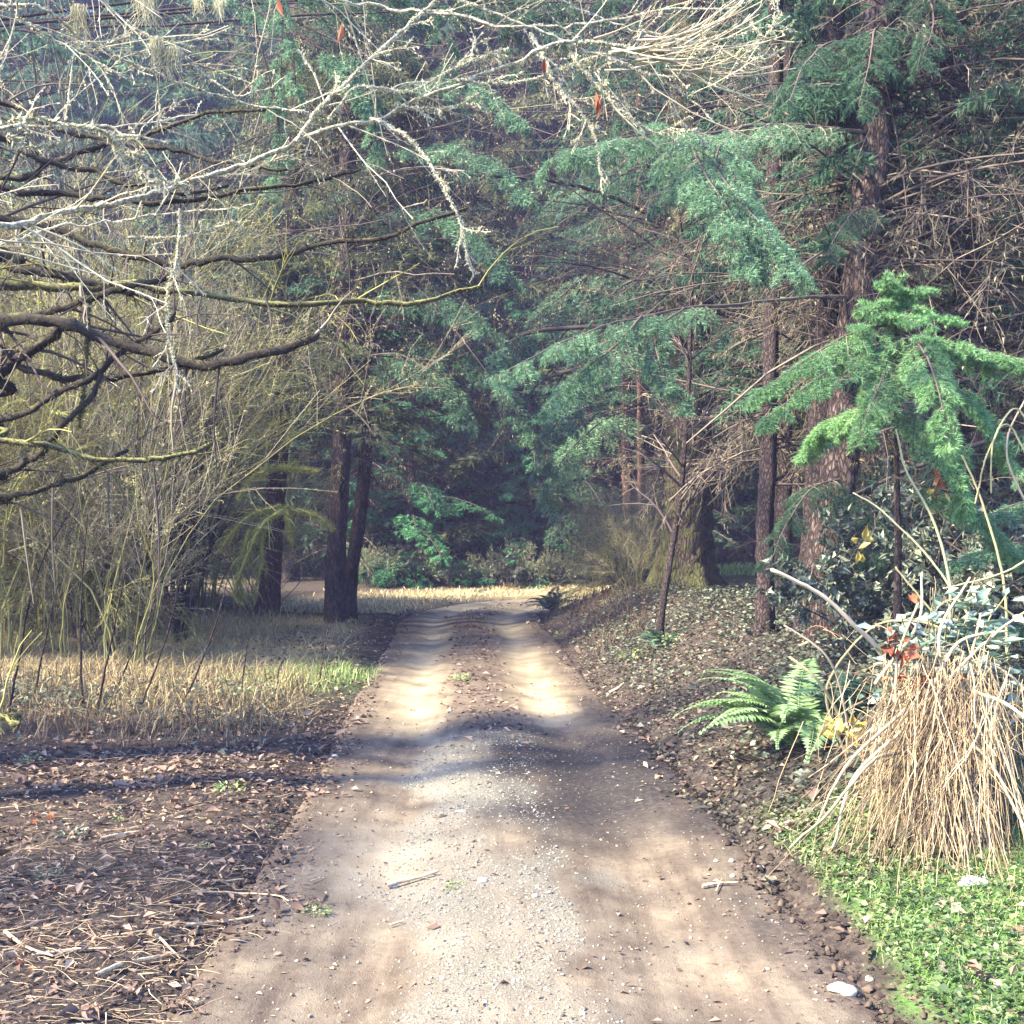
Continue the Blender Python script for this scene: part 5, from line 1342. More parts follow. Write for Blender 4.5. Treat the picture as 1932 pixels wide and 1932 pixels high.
# green sprays hanging through the alder: a fir leaning in from the left, trunk outside the picture
bx, by = -6.8, 12.6
hf = thing('fir_tree', 'fir left of the road with hanging teal sprays between the lichen branches', 'fir tree', (bx, by, g1(bx, by)))
mb = MB(); HP, HR = bumpy(mb, [A(bx, by, g1(bx, by) - 0.3), A(bx, by, 4), A(bx + 0.1, by, 8), A(bx, by, 13)], 0.2, 0.07, 36, 10, 0.01, 0.1, flare=0.4)
part('trunk', mb, M['bark_dark'], hf, True)
for pp in [((180, -60, 10.4), (400, -80, 9.6), (520, -20, 9.2), (530, 120, 9.1), (528, 200, 9.1)), ((300, -40, 10), (480, 20, 9.3), (545, 60, 9.1), (560, 180, 9.0)),
           ((480, 40, 9.3), (520, 200, 9.0), (528, 290, 9.0), (515, 350, 9.0)), ((560, 40, 9.2), (650, 90, 9.0), (700, 170, 8.9), (708, 290, 8.9)), ((560, 60, 9.1), (640, 120, 8.9), (690, 200, 8.8))]:
    fir_bough(hf, wp(*pp), 0.014, 22, 0.26, 0.1, 9, 0.14, 0.05, 20, 0.034, 0.006, mat='fir_near', tmin=0.35, droop=0.3, wood='bark_dark')
for pp in [((700, -40, 12.5), (860, -30, 12), (1000, 20, 11.6), (1060, 80, 11.4)), ((760, 0, 12.2), (830, 60, 11.8), (850, 130, 11.6)), ((900, -20, 12), (960, 60, 11.7), (985, 130, 11.5)),
           ((1180, 0, 11.5), (1270, 20, 11.2), (1340, 60, 11.0))]:
    fir_bough(hf, [HP[20]] + wp(*pp), 0.02, 34, 0.6, 0.2, 9, 0.22, 0.08, 16, 0.05, 0.009, mat='fir_mid', tmin=0.5, droop=0.18, wood='bark_dark')
dead_branches(hf, HP, HR, 18, 4.0, 8, 2.2, 'twig_brown', 3, azc=-0.3, azs=1.0)
olive_up(hf, HP, HR, 9, 7.0, 12, 2.2, 'fir_mid')
# more bare firs that close the view over the road
for i, (x, y, k, s, lab) in enumerate([(-9.2, 16.5, 0, 0.95, 'dark bare-limbed fir standing in the left thicket'), (-13.0, 18.0, 0, 1.0, 'dark bare-limbed fir at the far left edge of the thicket'), (-21, 26, 1, 0.9, 'olive fir past the pale clearing at the far left'),
                                        (4.7, 14.6, 0, 1.0, 'brown-branched fir behind the slender dark trunk'), (6.3, 21.5, 1, 1.0, 'olive-twigged fir beyond the mossy old fir'),
                                        (6.1, 11.0, 0, 1.0, 'brown-branched fir behind the long black limbs')]):
    place(BARE[k], 'fir_tree', lab, 'fir tree', x, y, None, s)

# trees standing left of and behind the viewer, whose shade falls over the road
for i, (x, y, k, s, lab) in enumerate([(-7.2, 6.5, 1, 0.42, 'small olive fir just left of the frame beside the maple')]):
    place(BARE[k], 'fir_tree', lab, 'fir tree', x, y, None, s)
for x, y, h, lab in [(-8.6, 1.9, 7, 'bare alder well left of the viewer'), (-6.6, -0.6, 7.5, 'bare alder left behind the viewer')]:
    o = thing('alder_tree', lab, 'tree', (x, y, g1(x, y)))
    mb = MB(); P, R = bumpy(mb, [A(x, y, -0.2), A(x + 0.1, y, h * 0.4), A(x, y + 0.1, h * 0.75), A(x + 0.1, y, h)], 0.15, 0.03, 30, 9, 0.015, 0.08)
    part('trunk', mb, M['lichen_limb'], o, True)
    BP, BR = as_poly(P, R); tw = MB()
    T0, R0 = spawn(BP, BR, 34, 0.34, 0.9, 0.2, -0.03, 0.35, 1, 8, 0.08, rf=0.5, rmin=0.006); T1, R1 = spawn(T0, R0, 10, 0.42, 0.7, 0.1, 0.0, 0.2, 1, 6, 0.1, rmin=0.005); T2, R2 = spawn(T1, R1, 7, 0.5, 0.7, 0.0, 0.02, 0.15, 1, 4, 0.12, rmin=0.004)
    tubes(tw, T0, R0, 5); tubes(tw, T1, R1, 4); tubes(tw, T2, R2, 3); part('branches', tw, M['twig_grey'], o, kind='stuff')

# moss-covered low branches at the foot of the slim reddish trunk
mo = thing('mossy_branch', 'bright yellow-green moss-covered branches drooping beside the slim reddish trunk', 'branch', tuple(S(520, 960, 14.4)))
for pp in [((545, 955, 17.8), (500, 985, 17.4), (470, 1040, 17.2), (440, 1120, 17.1), (460, 1140, 17.1)), ((530, 955, 17.8), (470, 975, 17.4), (435, 1010, 17.2), (415, 1040, 17.1)), ((530, 960, 17.8), (500, 1000, 17.5), (490, 1070, 17.3), (478, 1130, 17.3)),
           ((540, 955, 17.8), (545, 985, 17.5), (552, 1030, 17.4)), ((520, 880, 18.2), (480, 900, 17.8), (450, 940, 17.6)), ((525, 880, 18.2), (570, 885, 17.8), (600, 890, 17.7)), ((540, 960, 17.8), (600, 975, 17.6), (630, 1000, 17.5)), ((470, 1000, 17.3), (450, 1080, 17.2), (462, 1130, 17.2))]:
    limb(mo, wp(*[(a, b, c * 0.82) for a, b, c in pp]), 0.030, 0.016, 'limb_bright', 900, 12, 0.26, 'twig_bright', 'moss_bright', 30, 4, 0.06, 'branch', 0.2)

# dark multi-stem bush left, bare shoots standing in the meadow edge
bx, by = -4.35, 14.6
db = thing('bare_bush', 'dark many-stemmed bush with upright black shoots left of the slim reddish trunk', 'shrub', (bx, by, g1(bx, by)))
mb = MB()
for pp in [((345, 1160), (345, 1000), (330, 880), (355, 760), (365, 690)), ((350, 1160), (350, 1000), (375, 900), (400, 830)), ((345, 1165), (330, 1050), (270, 940), (200, 880)), ((340, 1165), (300, 1080), (220, 980), (160, 920)), ((355, 1160), (365, 1000), (385, 860), (420, 740)), ((352, 1160), (395, 1030), (430, 900), (450, 800)), ((350, 1165), (320, 1040), (325, 900), (300, 800))]:
    Q, QR = bumpy(mb, [A(bx + random.uniform(-.1, .1), by, g1(bx, by) - 0.1)] + [S(a, b, 14.6) for a, b in pp[1:]], 0.036, 0.011, 30, 6, 0.05, 0.15)
    BP, BR = as_poly(Q, QR); T1, R1 = spawn(BP, BR, 14, 0.3, 0.7, 0.2, 0.0, 0.25, 1, 5, 0.1, rmin=0.003); tubes(mb, T1, R1, 3); T2, R2 = spawn(T1, R1, 5, 0.5, 0.7, 0.1, 0.0, 0.2, 1, 3, 0.1, rmin=0.002); tubes(mb, T2, R2, 3)
part('stems', mb, M['bark_dark'], db, kind='stuff')
for i, (px0, py0, px1, py1, Yy) in enumerate([(10, 1260, 145, 940, 8.4), (160, 1330, 165, 970, 9.0), (260, 1340, 345, 1060, 9.0), (205, 1290, 330, 1130, 9.6), (270, 1250, 300, 1110, 10), (340, 1345, 430, 1090, 9.4), (520, 1290, 545, 1230, 10.5), (455, 1290, 470, 1200, 10.2), (600, 1270, 620, 1180, 11), (180, 1340, 240, 1060, 8.8), (60, 1340, 110, 1100, 9.2)]):
    x, y = S(px0, py0, Yy)[0], Yy
    o = thing('shoot', 'thin dark bare shoot standing at the front of the dead grass', 'shoot', (x, y, g1(x, y)), 0, 'thin bare shoots along the meadow edge')
    mb = MB(); Q, QR = bumpy(mb, [A(x, y, g1(x, y) - 0.05), S((px0 + px1) / 2 + random.uniform(-12, 12), (py0 + py1) / 2, Yy), S(px1, py1, Yy)], 0.011, 0.004, 22, 5, 0.03, 0.1)
    part('stem', mb, M['bark_dark'], o)
    BP, BR = as_poly(Q, QR); T1, R1 = spawn(BP, BR, 6, 0.25, 0.5, 0.2, 0.0, 0.4, 1, 5, 0.08, rmin=0.0022); tw = MB(); tubes(tw, T1, R1, 3)
    part('twigs', tw, M['bark_dark'], o, kind='stuff')

# ------------------------------------------------------------------ straw heap on the right
bx, by = 1.93, 5.0
bz = g1(bx, by)
hp = thing('straw_heap', 'big heap of dry straw-coloured bramble stems hanging over at the right', 'straw heap', (bx, by, bz))
def straw(n, r_, bigger=1.0):
    az = rng.uniform(0, 2 * math.pi, n)
    p0 = np.stack([bx + 0.10 + rng.normal(0, 0.13, n), by + 0.1 + rng.normal(0, 0.12, n), bz + 0.92 - 0.5 * rng.random(n) ** 0.7], -1)
    d = nrm(np.stack([np.cos(az) * rng.uniform(0.03, 0.26, n) - 0.12, np.sin(az) * rng.uniform(0.05, 0.4, n) - 0.22, -rng.uniform(0.15, 1.1, n)], -1))
    L = rng.uniform(0.25, 1.0, n)
    P_, R_ = grow(p0, d, L, r_ * rng.uniform(0.7, 1.3, n), 8, 0.07, 0.10, 0.0015)
    lim = top(P_[:, :, 0].ravel(), P_[:, :, 1].ravel()).reshape(P_.shape[:2]) + 0.01
    P_[:, :, 2] = np.maximum(P_[:, :, 2], lim)
    return P_, R_
mb = MB(); rock(mb, (bx + 0.14, by + 0.26, bz + 0.2), 0.2, 0.18, 0.45, 3, 0.3); part('stump', mb, M['bark_dark'], hp, True)
mb = MB(); n = 150
p0 = np.stack([bx + rng.normal(-0.02, 0.12, n), by + rng.normal(0, 0.1, n), bz + rng.uniform(0.3, 0.8, n)], -1)
d = nrm(np.stack([-rng.uniform(0.2, 0.9, n), -rng.uniform(0.0, 0.5, n), -rng.uniform(0.3, 0.9, n)], -1))
P3, R3 = grow(p0, d, rng.uniform(0.3, 0.95, n), rng.uniform(0.0014, 0.0036, n), 8, 0.06, 0.13, 0.0012)
lim = top(P3[:, :, 0].ravel(), P3[:, :, 1].ravel()).reshape(P3.shape[:2]) + 0.012
P3[:, :, 2] = np.maximum(P3[:, :, 2], lim); tubes(mb, P3, R3, 3)
part('straw', mb, M['straw_dark'], hp, kind='stuff')
P_, R_ = straw(760, 0.0019); mb = MB(); tubes(mb, P_, R_, 3, np.clip(rng.beta(1.7, 1.8, len(P_)), 0, 1))
n = 190                                              # a looser tangle of stems lying every way through the top of the heap
p0 = np.stack([bx + 0.04 + rng.normal(0, 0.2, n), by + 0.12 + rng.normal(0, 0.17, n), bz + rng.uniform(0.05, 1.0, n)], -1)
d = nrm(rng.normal(0, 1, (n, 3)) * A(1, 0.8, 0.8)[None])
P2, R2 = grow(p0, d, rng.uniform(0.12, 0.45, n), rng.uniform(0.0014, 0.003, n), 7, 0.16, 0.16, 0.0012)
lim = top(P2[:, :, 0].ravel(), P2[:, :, 1].ravel()).reshape(P2.shape[:2]) + 0.01
P2[:, :, 2] = np.maximum(P2[:, :, 2], lim); tubes(mb, P2, R2, 3)
part('straw', mb, M['straw'], hp, kind='stuff')
P_, R_ = straw(90, 0.0046)
for k in range(len(P_)):
    mb = MB(); tubes(mb, P_[k], R_[k], 5, rng.uniform(0.4, 1)); part('stem', mb, M['straw'], hp)
for pp in [((1700, 1420, 5.0), (1640, 1440, 4.7), (1560, 1530, 4.55), (1490, 1600, 4.5)), ((1760, 1350, 5), (1860, 1430, 4.8), (1932, 1560, 4.6)), ((1720, 1330, 5.0), (1600, 1440, 4.8), (1540, 1560, 4.8)), ((1700, 1380, 5.0), (1610, 1470, 4.9), (1570, 1600, 4.8)),
           ((1830, 1300, 5.0), (1900, 1330, 4.8), (1990, 1400, 4.6)), ((1760, 1290, 5.0), (1810, 1210, 5.0), (1900, 1190, 5.0)), ((1650, 1290, 5.2), (1730, 1180, 5.1), (1740, 1080, 5.1)), ((1740, 1330, 5.0), (1860, 1210, 5.0), (1940, 1150, 5.0)), ((1800, 1330, 5.0), (1770, 1200, 5.0), (1830, 1090, 5.1)), ((1700, 1400, 5), (1690, 1250, 5.05), (1735, 1130, 5.1)), ((1840, 1400, 5), (1830, 1280, 5), (1850, 1160, 5))]:
    mb = MB(); bumpy(mb, wp(*pp), 0.009, 0.005, 26, 6, 0.03, 0.08, tint=rng.uniform(0.5, 1)); part('stem', mb, M['straw'], hp, True)

# arching bramble canes
br = thing('bramble', 'bramble of arching thorny canes behind the straw heap', 'bramble', (2.3, 5.9, g1(2.3, 5.9)))
CN = [(((1690, 1400, 5.5), (1680, 1270, 5.4), (1610, 1180, 5.3), (1540, 1120, 5.25), (1456, 1075, 5.2)), 0.014, 0.009, 'cane'),
      (((1640, 1450, 5.7), (1580, 1340, 5.6), (1540, 1280, 5.5), (1490, 1240, 5.5)), 0.009, 0.007, 'cane_green'),
      (((1600, 1440, 5.9), (1560, 1300, 5.9), (1640, 1190, 5.8), (1720, 1170, 5.7), (1790, 1190, 5.6)), 0.008, 0.006, 'cane_green'),
      (((1600, 1420, 6.0), (1590, 1320, 5.9), (1560, 1240, 5.8), (1480, 1180, 5.8)), 0.008, 0.005, 'cane'),
      (((1790, 1200, 5.7), (1790, 1090, 5.7), (1760, 980, 5.7), (1710, 890, 5.7), (1690, 810, 5.7)), 0.008, 0.005, 'cane_green'),
      (((1900, 1240, 5.7), (1890, 1090, 5.7), (1850, 940, 5.7), (1815, 860, 5.7)), 0.008, 0.005, 'cane_green'),
      (((1840, 1180, 5.8), (1760, 1060, 5.8), (1660, 960, 5.8), (1610, 930, 5.8)), 0.007, 0.004, 'cane_green'),
      (((1800, 1200, 5.6), (1740, 1130, 5.6), (1690, 1070, 5.6)), 0.007, 0.004, 'cane_green'),
      (((1960, 1000, 5.9), (1900, 850, 5.9), (1940, 740, 5.9)), 0.007, 0.004, 'cane'),
      (((1960, 900, 5.8), (1900, 800, 5.8), (1860, 860, 5.7), (1840, 950, 5.7)), 0.006, 0.004, 'cane_green'),
      (((1960, 830, 5.8), (1915, 770, 5.8), (1875, 830, 5.7), (1870, 930, 5.7)), 0.006, 0.004, 'cane_green'),
      (((1960, 1200, 5.4), (1880, 1140, 5.4), (1800, 1130, 5.4), (1750, 1160, 5.4)), 0.007, 0.004, 'cane_green'),
      (((1960, 1030, 5.7), (1930, 1060, 5.7), (1880, 1085, 5.6), (1780, 1110, 5.6)), 0.007, 0.004, 'cane_green'),
      (((1960, 1330, 5.2), (1900, 1270, 5.2), (1840, 1250, 5.2), (1780, 1280, 5.2)), 0.008, 0.005, 'cane')]
for pp, r0, r1, mt in CN:
    mb = MB(); Q, QR = bumpy(mb, wp(*pp), r0, r1, 34, 6, 0.02, 0.08, tint=rng.uniform(0.3, 1))
    c = part('cane', mb, M[mt], br, True)
    th = MB(); BP, BR = as_poly(Q, QR); n = 36
    p, T, r = at(BP, BR, np.zeros(n, int), np.linspace(0.02, 0.98, n)); q = nrm(np.cross(T, rng.normal(0, 1, (n, 3)))); w = T * 0.003
    th.add(np.stack([p - w, p + w, p + q * (r[:, None] + 0.007)], 1), np.arange(n * 3).reshape(-1, 3), 0.6)
    part('thorns', th, M[mt], c, kind='stuff')
# leathery evergreen leaves
ev = thing('evergreen_shrub', 'shrub with leathery blue-green leaves on top of the straw heap', 'shrub', (2.35, 5.5, g1(2.35, 5.5)))
st = MB(); tips = []
for (px, py) in [(1700, 1160), (1760, 1110), (1800, 1130), (1840, 1090), (1870, 1160), (1810, 1190), (1900, 1120), (1690, 1180), (1760, 1240), (1640, 1260), (1630, 1290), (1720, 1280), (1840, 1330), (1900, 1200), (1730, 1200), (1790, 1160), (1830, 1150), (1860, 1210), (1890, 1160), (1780, 1220), (1720, 1230), (1660, 1220), (1910, 1260), (1870, 1110), (1820, 1240), (1750, 1170)]:
    Yy = random.uniform(4.95, 5.4)
    Q, QR = bumpy(st, [A(2.35 + random.uniform(-.1, .1), 5.5, g1(2.35, 5.5) - 0.05), S(px * 0.4 + 1780 * 0.6, py + 120, 5.5), S(px, py, Yy)], 0.008, 0.003, 20, 5, 0.03, 0.05)
    tips.append(Q)
part('stems', st, M['cane_green'], ev, kind='stuff')
for Q in tips:
    n = 22
    t = rng.uniform(0.55, 1, n); k = (t * (len(Q) - 1)).astype(int)
    for h in range(2):
        lf = MB(); kk = k[h * 11:(h + 1) * 11]; a = rng.uniform(0, 6.28, 11)
        dd = np.stack([np.cos(a), np.sin(a) * 0.8 - 0.2, rng.normal(0.1, 0.3, 11)], -1)
        leaves(lf, Q[kk] + rng.normal(0, 0.045, (11, 3)), dd, nrm(np.stack([rng.normal(0, 0.4, 11), rng.normal(-0.3, 0.4, 11), np.ones(11)], -1)), rng.uniform(0.07, 0.115, 11), rng.uniform(0.035, 0.055, 11), 0.15, None, 0.1)
        part('leaves', lf, M['salal'], ev)
# orange and yellow dead leaves caught in the canes
for i, (px, py, sz, n, mt, lab) in enumerate([(1728, 1140, 30, 3, 'orange', 'tall red dead leaf standing above the straw heap'), (1690, 1215, 30, 14, 'orange', 'cluster of red-orange dead leaves at the left shoulder of the straw heap'), (1775, 1275, 26, 4, 'orange', 'small orange leaf tuft in the middle of the straw'),
                                           (1700, 1280, 24, 5, 'orange', 'orange dead leaves low on the bramble cane'), (1590, 1370, 34, 14, 'yellow', 'yellow dead leaf cluster right of the fern'), (1790, 905, 30, 12, 'orange', 'orange-brown dead leaves high among the canes'), (1620, 1030, 30, 9, 'yellow', 'row of pale yellow leaves in the dark behind the long cane'), (1760, 925, 22, 6, 'yellow', 'tiny yellowish leaves high among the canes')]):
    Yy = 5.0 if py > 1100 and px > 1650 else (5.5 if px < 1600 else 5.9)
    c = S(px, py, Yy); mb = MB()
    p = c[None] + rng.normal(0, 1, (n, 3)) * A(sz * 0.55, sz * 0.4, sz * 0.4)[None] * Yy / F * (1 if n > 3 else 0.3)
    o = thing('leaf_cluster', lab, 'leaves', tuple(c))
    for k in range(n):
        mb = MB()
        leaves(mb, p[k:k + 1], rng.normal(0, 1, (1, 3)) + A(0, -0.2, -0.3)[None] * (1 if i else -6), nrm(rng.normal(0, 1, (1, 3)) + A(0, -1, 0.5)), rng.uniform(0.5, 1.2) * sz * 1.05 * Yy / F, rng.uniform(0.3, 0.5) * sz * Yy / F, 0.5, None, 0.25)
        part('leaf', mb, M[mt], o)

# ------------------------------------------------------------------ ferns
def frond_mesh(seed, mat, L=0.62, n=26, wid=0.13, droop=0.16):
    r = np.random.default_rng(seed)
    t = np.linspace(0, 1, n + 1)
    ang = 1.18 - (1.12 + droop * 4) * t ** 1.1
    seg = L / n
    yy = np.concatenate([[0], np.cumsum(np.cos(ang[:-1]) * seg)]); zz = np.concatenate([[0], np.cumsum(np.sin(ang[:-1]) * seg)])
    xx = 0.02 * np.sin(t * 3 + r.random() * 6)
    P = np.stack([xx, yy, zz], -1)
    mb = MB(); tubes(mb, P, np.linspace(0.003, 0.001, n + 1), 4, 0.6)
    T = nrm(np.gradient(P, axis=0)); side = nrm(np.cross(T, A(0, 0, 1)[None])); up = np.cross(side, T)
    k = np.arange(2, n + 1)
    for s in (-1, 1):
        tt = k / n
        l = wid * np.clip(np.sin(np.clip(0.12 + tt * 0.95, 0, 1) ** 0.8 * math.pi), 0.05, 1) ** 0.75 * r.uniform(0.85, 1.1, len(k))
        d = nrm(side[k] * s + T[k] * 0.35 - up[k] * 0.15 + r.normal(0, 0.05, (len(k), 3)))
        leaves(mb, P[k], d, nrm(up[k] + r.normal(0, 0.12, (len(k), 3))), l, seg * 1.05, 0.12, np.clip(r.normal(0.5, 0.2, len(k)), 0, 1), 0.08)
    return mb.mesh('frond', mat)
FRN = [frond_mesh(s, M['fern'], 0.66, 30, 0.125, 0.13) for s in (1, 2, 3)]
FRD = [frond_mesh(s, M['fern_dark'], 0.66, 24, 0.12, 0.15) for s in (4, 5)]
def fern(label, x, y, meshes, n, scale, tilt=(0, 0), z=None, az=None, group=None):
    o = thing('sword_fern', label, 'fern', (x, y, g1(x, y) if z is None else z), 0, group)
    for i in range(n):
        f = link('frond', meshes[i % len(meshes)], o)
        a = i * 2.4 + random.uniform(-.2, .2) if az is None else random.uniform(*az)
        f.rotation_euler = (random.uniform(-0.35, 0.3), random.uniform(-0.25, 0.25), a)
        s = scale * random.uniform(0.75, 1.15); f.scale = (s, s, s)
        f.location = (random.uniform(-.04, .04), random.uniform(-.04, .04), 0)
    return o
random.seed(33)
fern('bright green sword fern on the bank left of the straw heap', 1.74, 6.75, FRN, 34, 1.15, az=(-0.5, 3.6))
for f in [c for c in bpy.data.objects if c.name.startswith('frond')]:
    pass
fern('smaller dark fern behind the bright one', 2.05, 6.7, FRD, 12, 0.8)
fern('dark bluish fern at the right road edge by the bend', 0.72, 20.0, FRD, 20, 1.05)
fern('little dark fern under the yellow leaf cluster', 1.95, 5.75, FRD, 8, 0.5)
fern('dark fern clump at the foot of the leaning sapling', 1.62, 12.0, FRD, 14, 0.62)

# ------------------------------------------------------------------ small things lying about
def on(px, py):
    """Ground point seen at a picture position."""
    Yy = H_CAM * F / (py - HY)
    for _ in range(12):
        x = (px - CX) * Yy / F
        Yy = Yy * 0.5 + 0.5 * (H_CAM - float(top(np.array([x]), np.array([Yy]))[0])) * F / (py - HY)
    x = (px - CX) * Yy / F
    return A(x, Yy, float(top(np.array([x]), np.array([Yy]))[0]))
for px, py, sx, sy, sz, lab in [(1590, 1872, .050, .040, .018, 'flat white stone at the right road edge'), (1838, 1672, .065, .038, .028, 'large pale stone in the green grass below the straw heap'), (632, 1428, .022, .018, .012, 'small white stone at the left road edge'), (870, 1532, .030, .012, .008, 'narrow pale stone on the gravel near the shadow'),
                                (910, 1664, .020, .018, .012, 'round white pebble in the middle of the gravel'), (1380, 1626, .014, .012, .010, 'small white pebble below the right bank edge'), (1382, 1654, .014, .010, .008, 'tiny pale pebble below the right bank'), (742, 1674, .024, .014, .010, 'whitish stone at the left end of the pale stick'), (1434, 1640, .02, .015, .012, 'pale chip of stone on the dark soil edge'), (1010, 1692, .014, .010, .008, 'dull pebble at the right rim of the gravel'), (1640, 1850, .016, .012, .01, 'grey pebble by the flat white stone')]:
    c = on(px, py); mb = MB(); rock(mb, c + A(0, 0, sz * 0.55), sx, sy, sz, int(px)); solo('stone', mb, M['stone_pale'], lab, 'stone', tuple(c), None, True)
def stick(pix, r, lab, mat='stick', twn=0, lift=0.008, group=None):
    pts = [on(a, b) + A(0, 0, r + lift) for a, b in pix]
    o = thing('stick', lab, 'stick', tuple(pts[0]), 0, group)
    mb = MB(); Q, QR = bumpy(mb, pts, r, r * 0.5, 24, 7, 0.03, 0.12)
    part('branch', mb, M[mat], o, True)
    if twn:
        BP, BR = as_poly(Q, QR); T1, R1 = spawn(BP, BR, twn, 0.3, 0.6, 0.02, 0.0, 0.3, 1, 5, 0.08, rmin=0.0014)
        T1[:, :, 2] = np.maximum(T1[:, :, 2], top(T1[:, :, 0].ravel(), T1[:, :, 1].ravel()).reshape(T1.shape[:2]) + 0.003)
        tw = MB(); tubes(tw, T1, R1, 4); part('twigs', tw, M['chips'], o, kind='stuff')
for pix, r, lab, tn in [(((400, 1668), (430, 1667), (460, 1664)), .006, 'short pale stick crossing the left road edge', 0), (((360, 1688), (450, 1690), (520, 1695), (545, 1706)), .006, 'thin crooked stick lying out onto the road from the left', 3), (((350, 1752), (420, 1745), (480, 1735)), .0065, 'curved brown stick on the road below the crooked one', 0),
                        (((180, 1850), (230, 1828), (300, 1815), (330, 1808)), .009, 'longest pale stick on the brown litter', 4), (((10, 1765), (50, 1795), (100, 1812)), .008, 'slanting stick at the far left of the litter', 0), (((295, 1770), (325, 1800), (340, 1815)), .006, 'short stick tilted beside the left road edge', 0),
                        (((190, 1775), (260, 1765), (335, 1752)), .005, 'straight thin twig just below the yellow leaf', 0), (((60, 1810), (140, 1798), (230, 1795)), .006, 'low stick among straw in the left litter', 2), (((190, 1590), (230, 1580), (262, 1575)), .010, 'short thick stick among the dark leaves', 0), (((730, 1678), (770, 1668), (825, 1652)), .012, 'pale splintered stick on the gravel', 3),
                        (((1325, 1678), (1360, 1672), (1392, 1671)), .008, 'pale dry stick below the right bank', 2), (((735, 1752), (760, 1744)), .006, 'small pale stick on the left side of the gravel', 0), (((1350, 1688), (1362, 1662)), .004, 'thin upright splinter near the right bank', 0), (((585, 1668), (605, 1660)), .004, 'tiny twig on the bright patch of road', 0), (((1150, 1310), (1170, 1296), (1188, 1280)), .012, 'pale stick on the leafy right verge', 0)]:
    stick(pix, r, lab, 'stick', tn)
for px, py, s, mt, lab, n in [(75, 1556, .055, 'orange', 'red curled leaves among the dark litter', 5), (88, 1694, .045, 'orange', 'red-brown leaf lower on the litter', 2), (340, 1730, .030, 'yellow', 'small yellow leaf by the left road edge', 1), (727, 1676, .03, 'orange', 'orange leaf beside the pale splintered stick', 1), (985, 1722, .022, 'orange', 'rusty leaf at the right rim of the gravel', 2), (55, 1855, .035, 'orange', 'tan-orange leaf at the lowest left corner', 2),
                              (1475, 1570, .07, 'litter', 'rusty brown leaf clump in the clover', 12), (1866, 1858, .06, 'litter', 'rusty brown leaf clump in the lower right grass', 12), (1740, 1640, .06, 'yellow', 'pale torn leaf at the foot of the straw', 3), (1800, 1735, .07, 'straw', 'withered white leaf bunch in the grass', 5), (1885, 1790, .06, 'straw', 'long white leaf lying in the grass', 1), (1840, 1615, .05, 'litter', 'brown leaves right of the straw foot', 5), (1860, 1640, .05, 'straw', 'tan leaf beside the large pale stone', 2), (1635, 1645, .05, 'straw', 'pale leaf at the left foot of the straw', 2)]:
    c = on(px, py); mb = MB()
    d, nr = flat_dirs(n, 0.5); p = c[None] + np.stack([rng.normal(0, s * 0.5, n), rng.normal(0, s * 0.5, n), rng.uniform(0.01, 0.05, n)], -1) * (1 if n > 1 else 0.2) + A(0, 0, 0.012)
    o = thing('fallen_leaf' if n == 1 else 'leaf_cluster', lab, 'leaf' if n == 1 else 'leaves', tuple(c))
    for k in range(n):
        mb = MB(); leaves(mb, p[k:k + 1], d[k:k + 1], nr[k:k + 1], s * rng.uniform(0.7, 1.2), s * rng.uniform(0.35, 0.6), 0.35, rng.uniform(0.3, 1), 0.1)
        part('leaf', mb, M[mt], o)
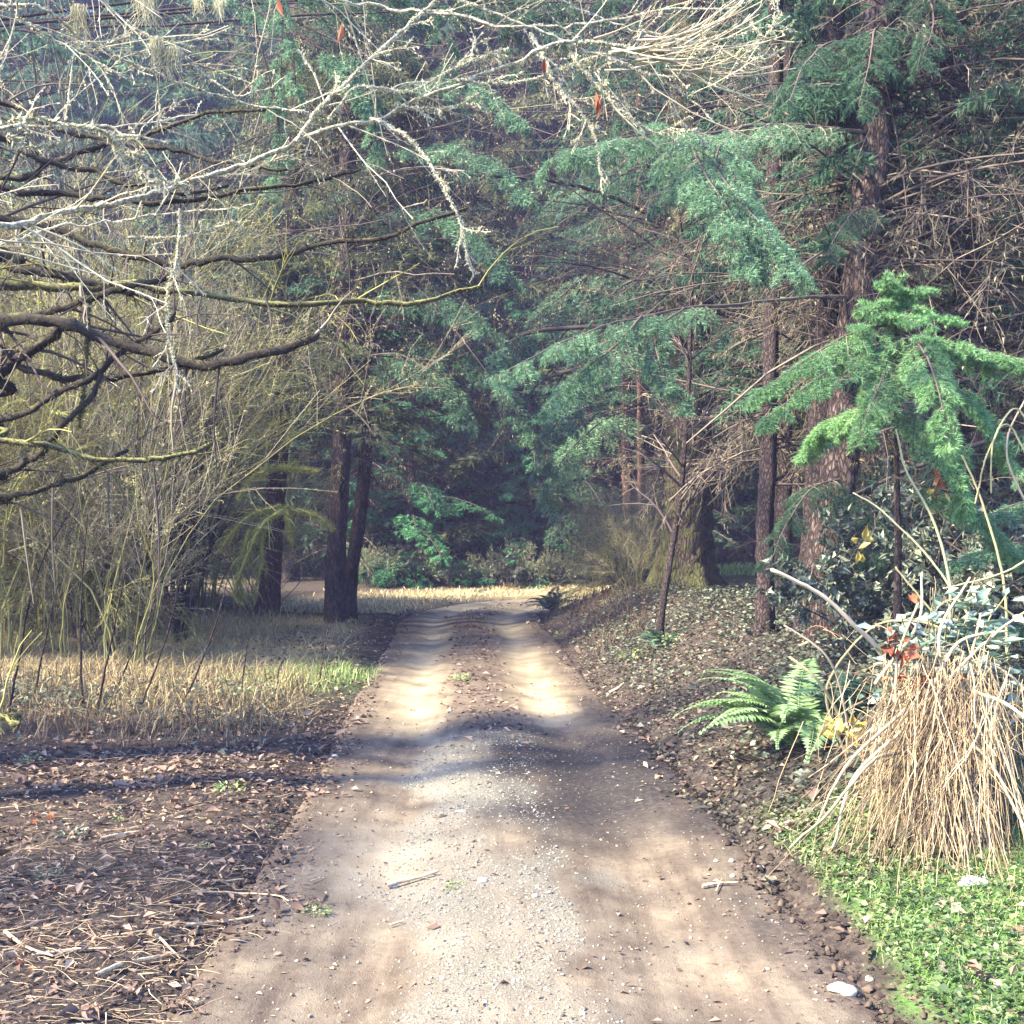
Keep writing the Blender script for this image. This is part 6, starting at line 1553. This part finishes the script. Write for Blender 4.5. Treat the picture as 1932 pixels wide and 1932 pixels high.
for px, py, s, lab in [(435, 1495, .11, 'bright green weed on the brown litter beside the road'), (218, 1532, .05, 'small green seedling amid the dark leaves'), (225, 1548, .04, 'second small seedling just below the first'), (135, 1582, .09, 'dark green weed left of the short thick stick'), (85, 1660, .08, 'dull green tuft near the red-brown leaf'), (60, 1440, .08, 'small green plant with dry stalks behind the litter'), (595, 1720, .07, 'sprig of green needles lying on the road'),
                       (860, 1672, .06, 'flat mossy green patch on the gravel'), (505, 1565, .04, 'little dark weed by the left road edge'), (385, 1600, .04, 'tiny weed on the litter'), (868, 1285, .13, 'green tuft on the crown of the far road'), (450, 1322, .2, 'green clump at the shaded edge of the meadow'), (1260, 1220, .2, 'pale green weed on the leafy right verge'), (1195, 1245, .2, 'green tuft by the right road edge under the sapling'), (1060, 1205, .15, 'low green plants by the far right road edge')]:
    c = on(px, py); mb = MB(); n = 70
    a = rng.uniform(0, 6.28, n); rr = s * np.sqrt(rng.random(n)) * 0.8
    fl = 0.25 if 'lying' in lab or 'flat' in lab else 1.0
    p = c[None] + np.stack([np.cos(a) * rr, np.sin(a) * rr, rng.uniform(0.0, 0.5, n) * s * fl], -1)
    d = np.stack([np.cos(a), np.sin(a), rng.normal(0.3, 0.4, n) * fl], -1)
    leaves(mb, p, d, nrm(np.stack([rng.normal(0, .4, n), rng.normal(0, .4, n), np.ones(n)], -1)), s * rng.uniform(0.2, 0.4, n), s * rng.uniform(0.1, 0.2, n), 0.15, rng.uniform(0.4, 1, n) if py < 1500 or px > 400 else None, 0.05)
    o = thing('weed', lab, 'weed', tuple(c)); part('leaves', mb, M['clover'] if 'dark' not in lab and 'dull' not in lab else M['ivy'], o, kind='stuff')

# ------------------------------------------------------------------ added tint haze
TINT_HAZE = 0.0017
if TINT_HAZE:
    mb = MB(); x0, x1, y0, y1, z0, z1 = -90, 90, -30, 110, -3, 40
    V = [(x, y, z) for z in (z0, z1) for y in (y0, y1) for x in (x0, x1)]
    mb.add(V, [(0, 2, 3, 1), (4, 5, 7, 6), (0, 1, 5, 4), (2, 6, 7, 3), (0, 4, 6, 2), (1, 3, 7, 5)])
    m, t, o = nodes('tint_haze')
    pv = t.nodes.new('ShaderNodeVolumePrincipled')
    pv.inputs['Color'].default_value = (0.45, 0.46, 1.0, 1)  # blue-violet volume added to lift and cool the shadows
    pv.inputs['Density'].default_value = TINT_HAZE
    t.links.new(pv.outputs[0], o.inputs['Volume'])
    hz = link('tint_haze', mb.mesh('tint_haze', m)); hz['kind'] = 'stuff'
print('TRIS unique', sum(sum(len(p.vertices) - 2 for p in m.polygons) if len(m.polygons) < 2000 else len(m.loops) - 2 * len(m.polygons) for m in bpy.data.meshes))
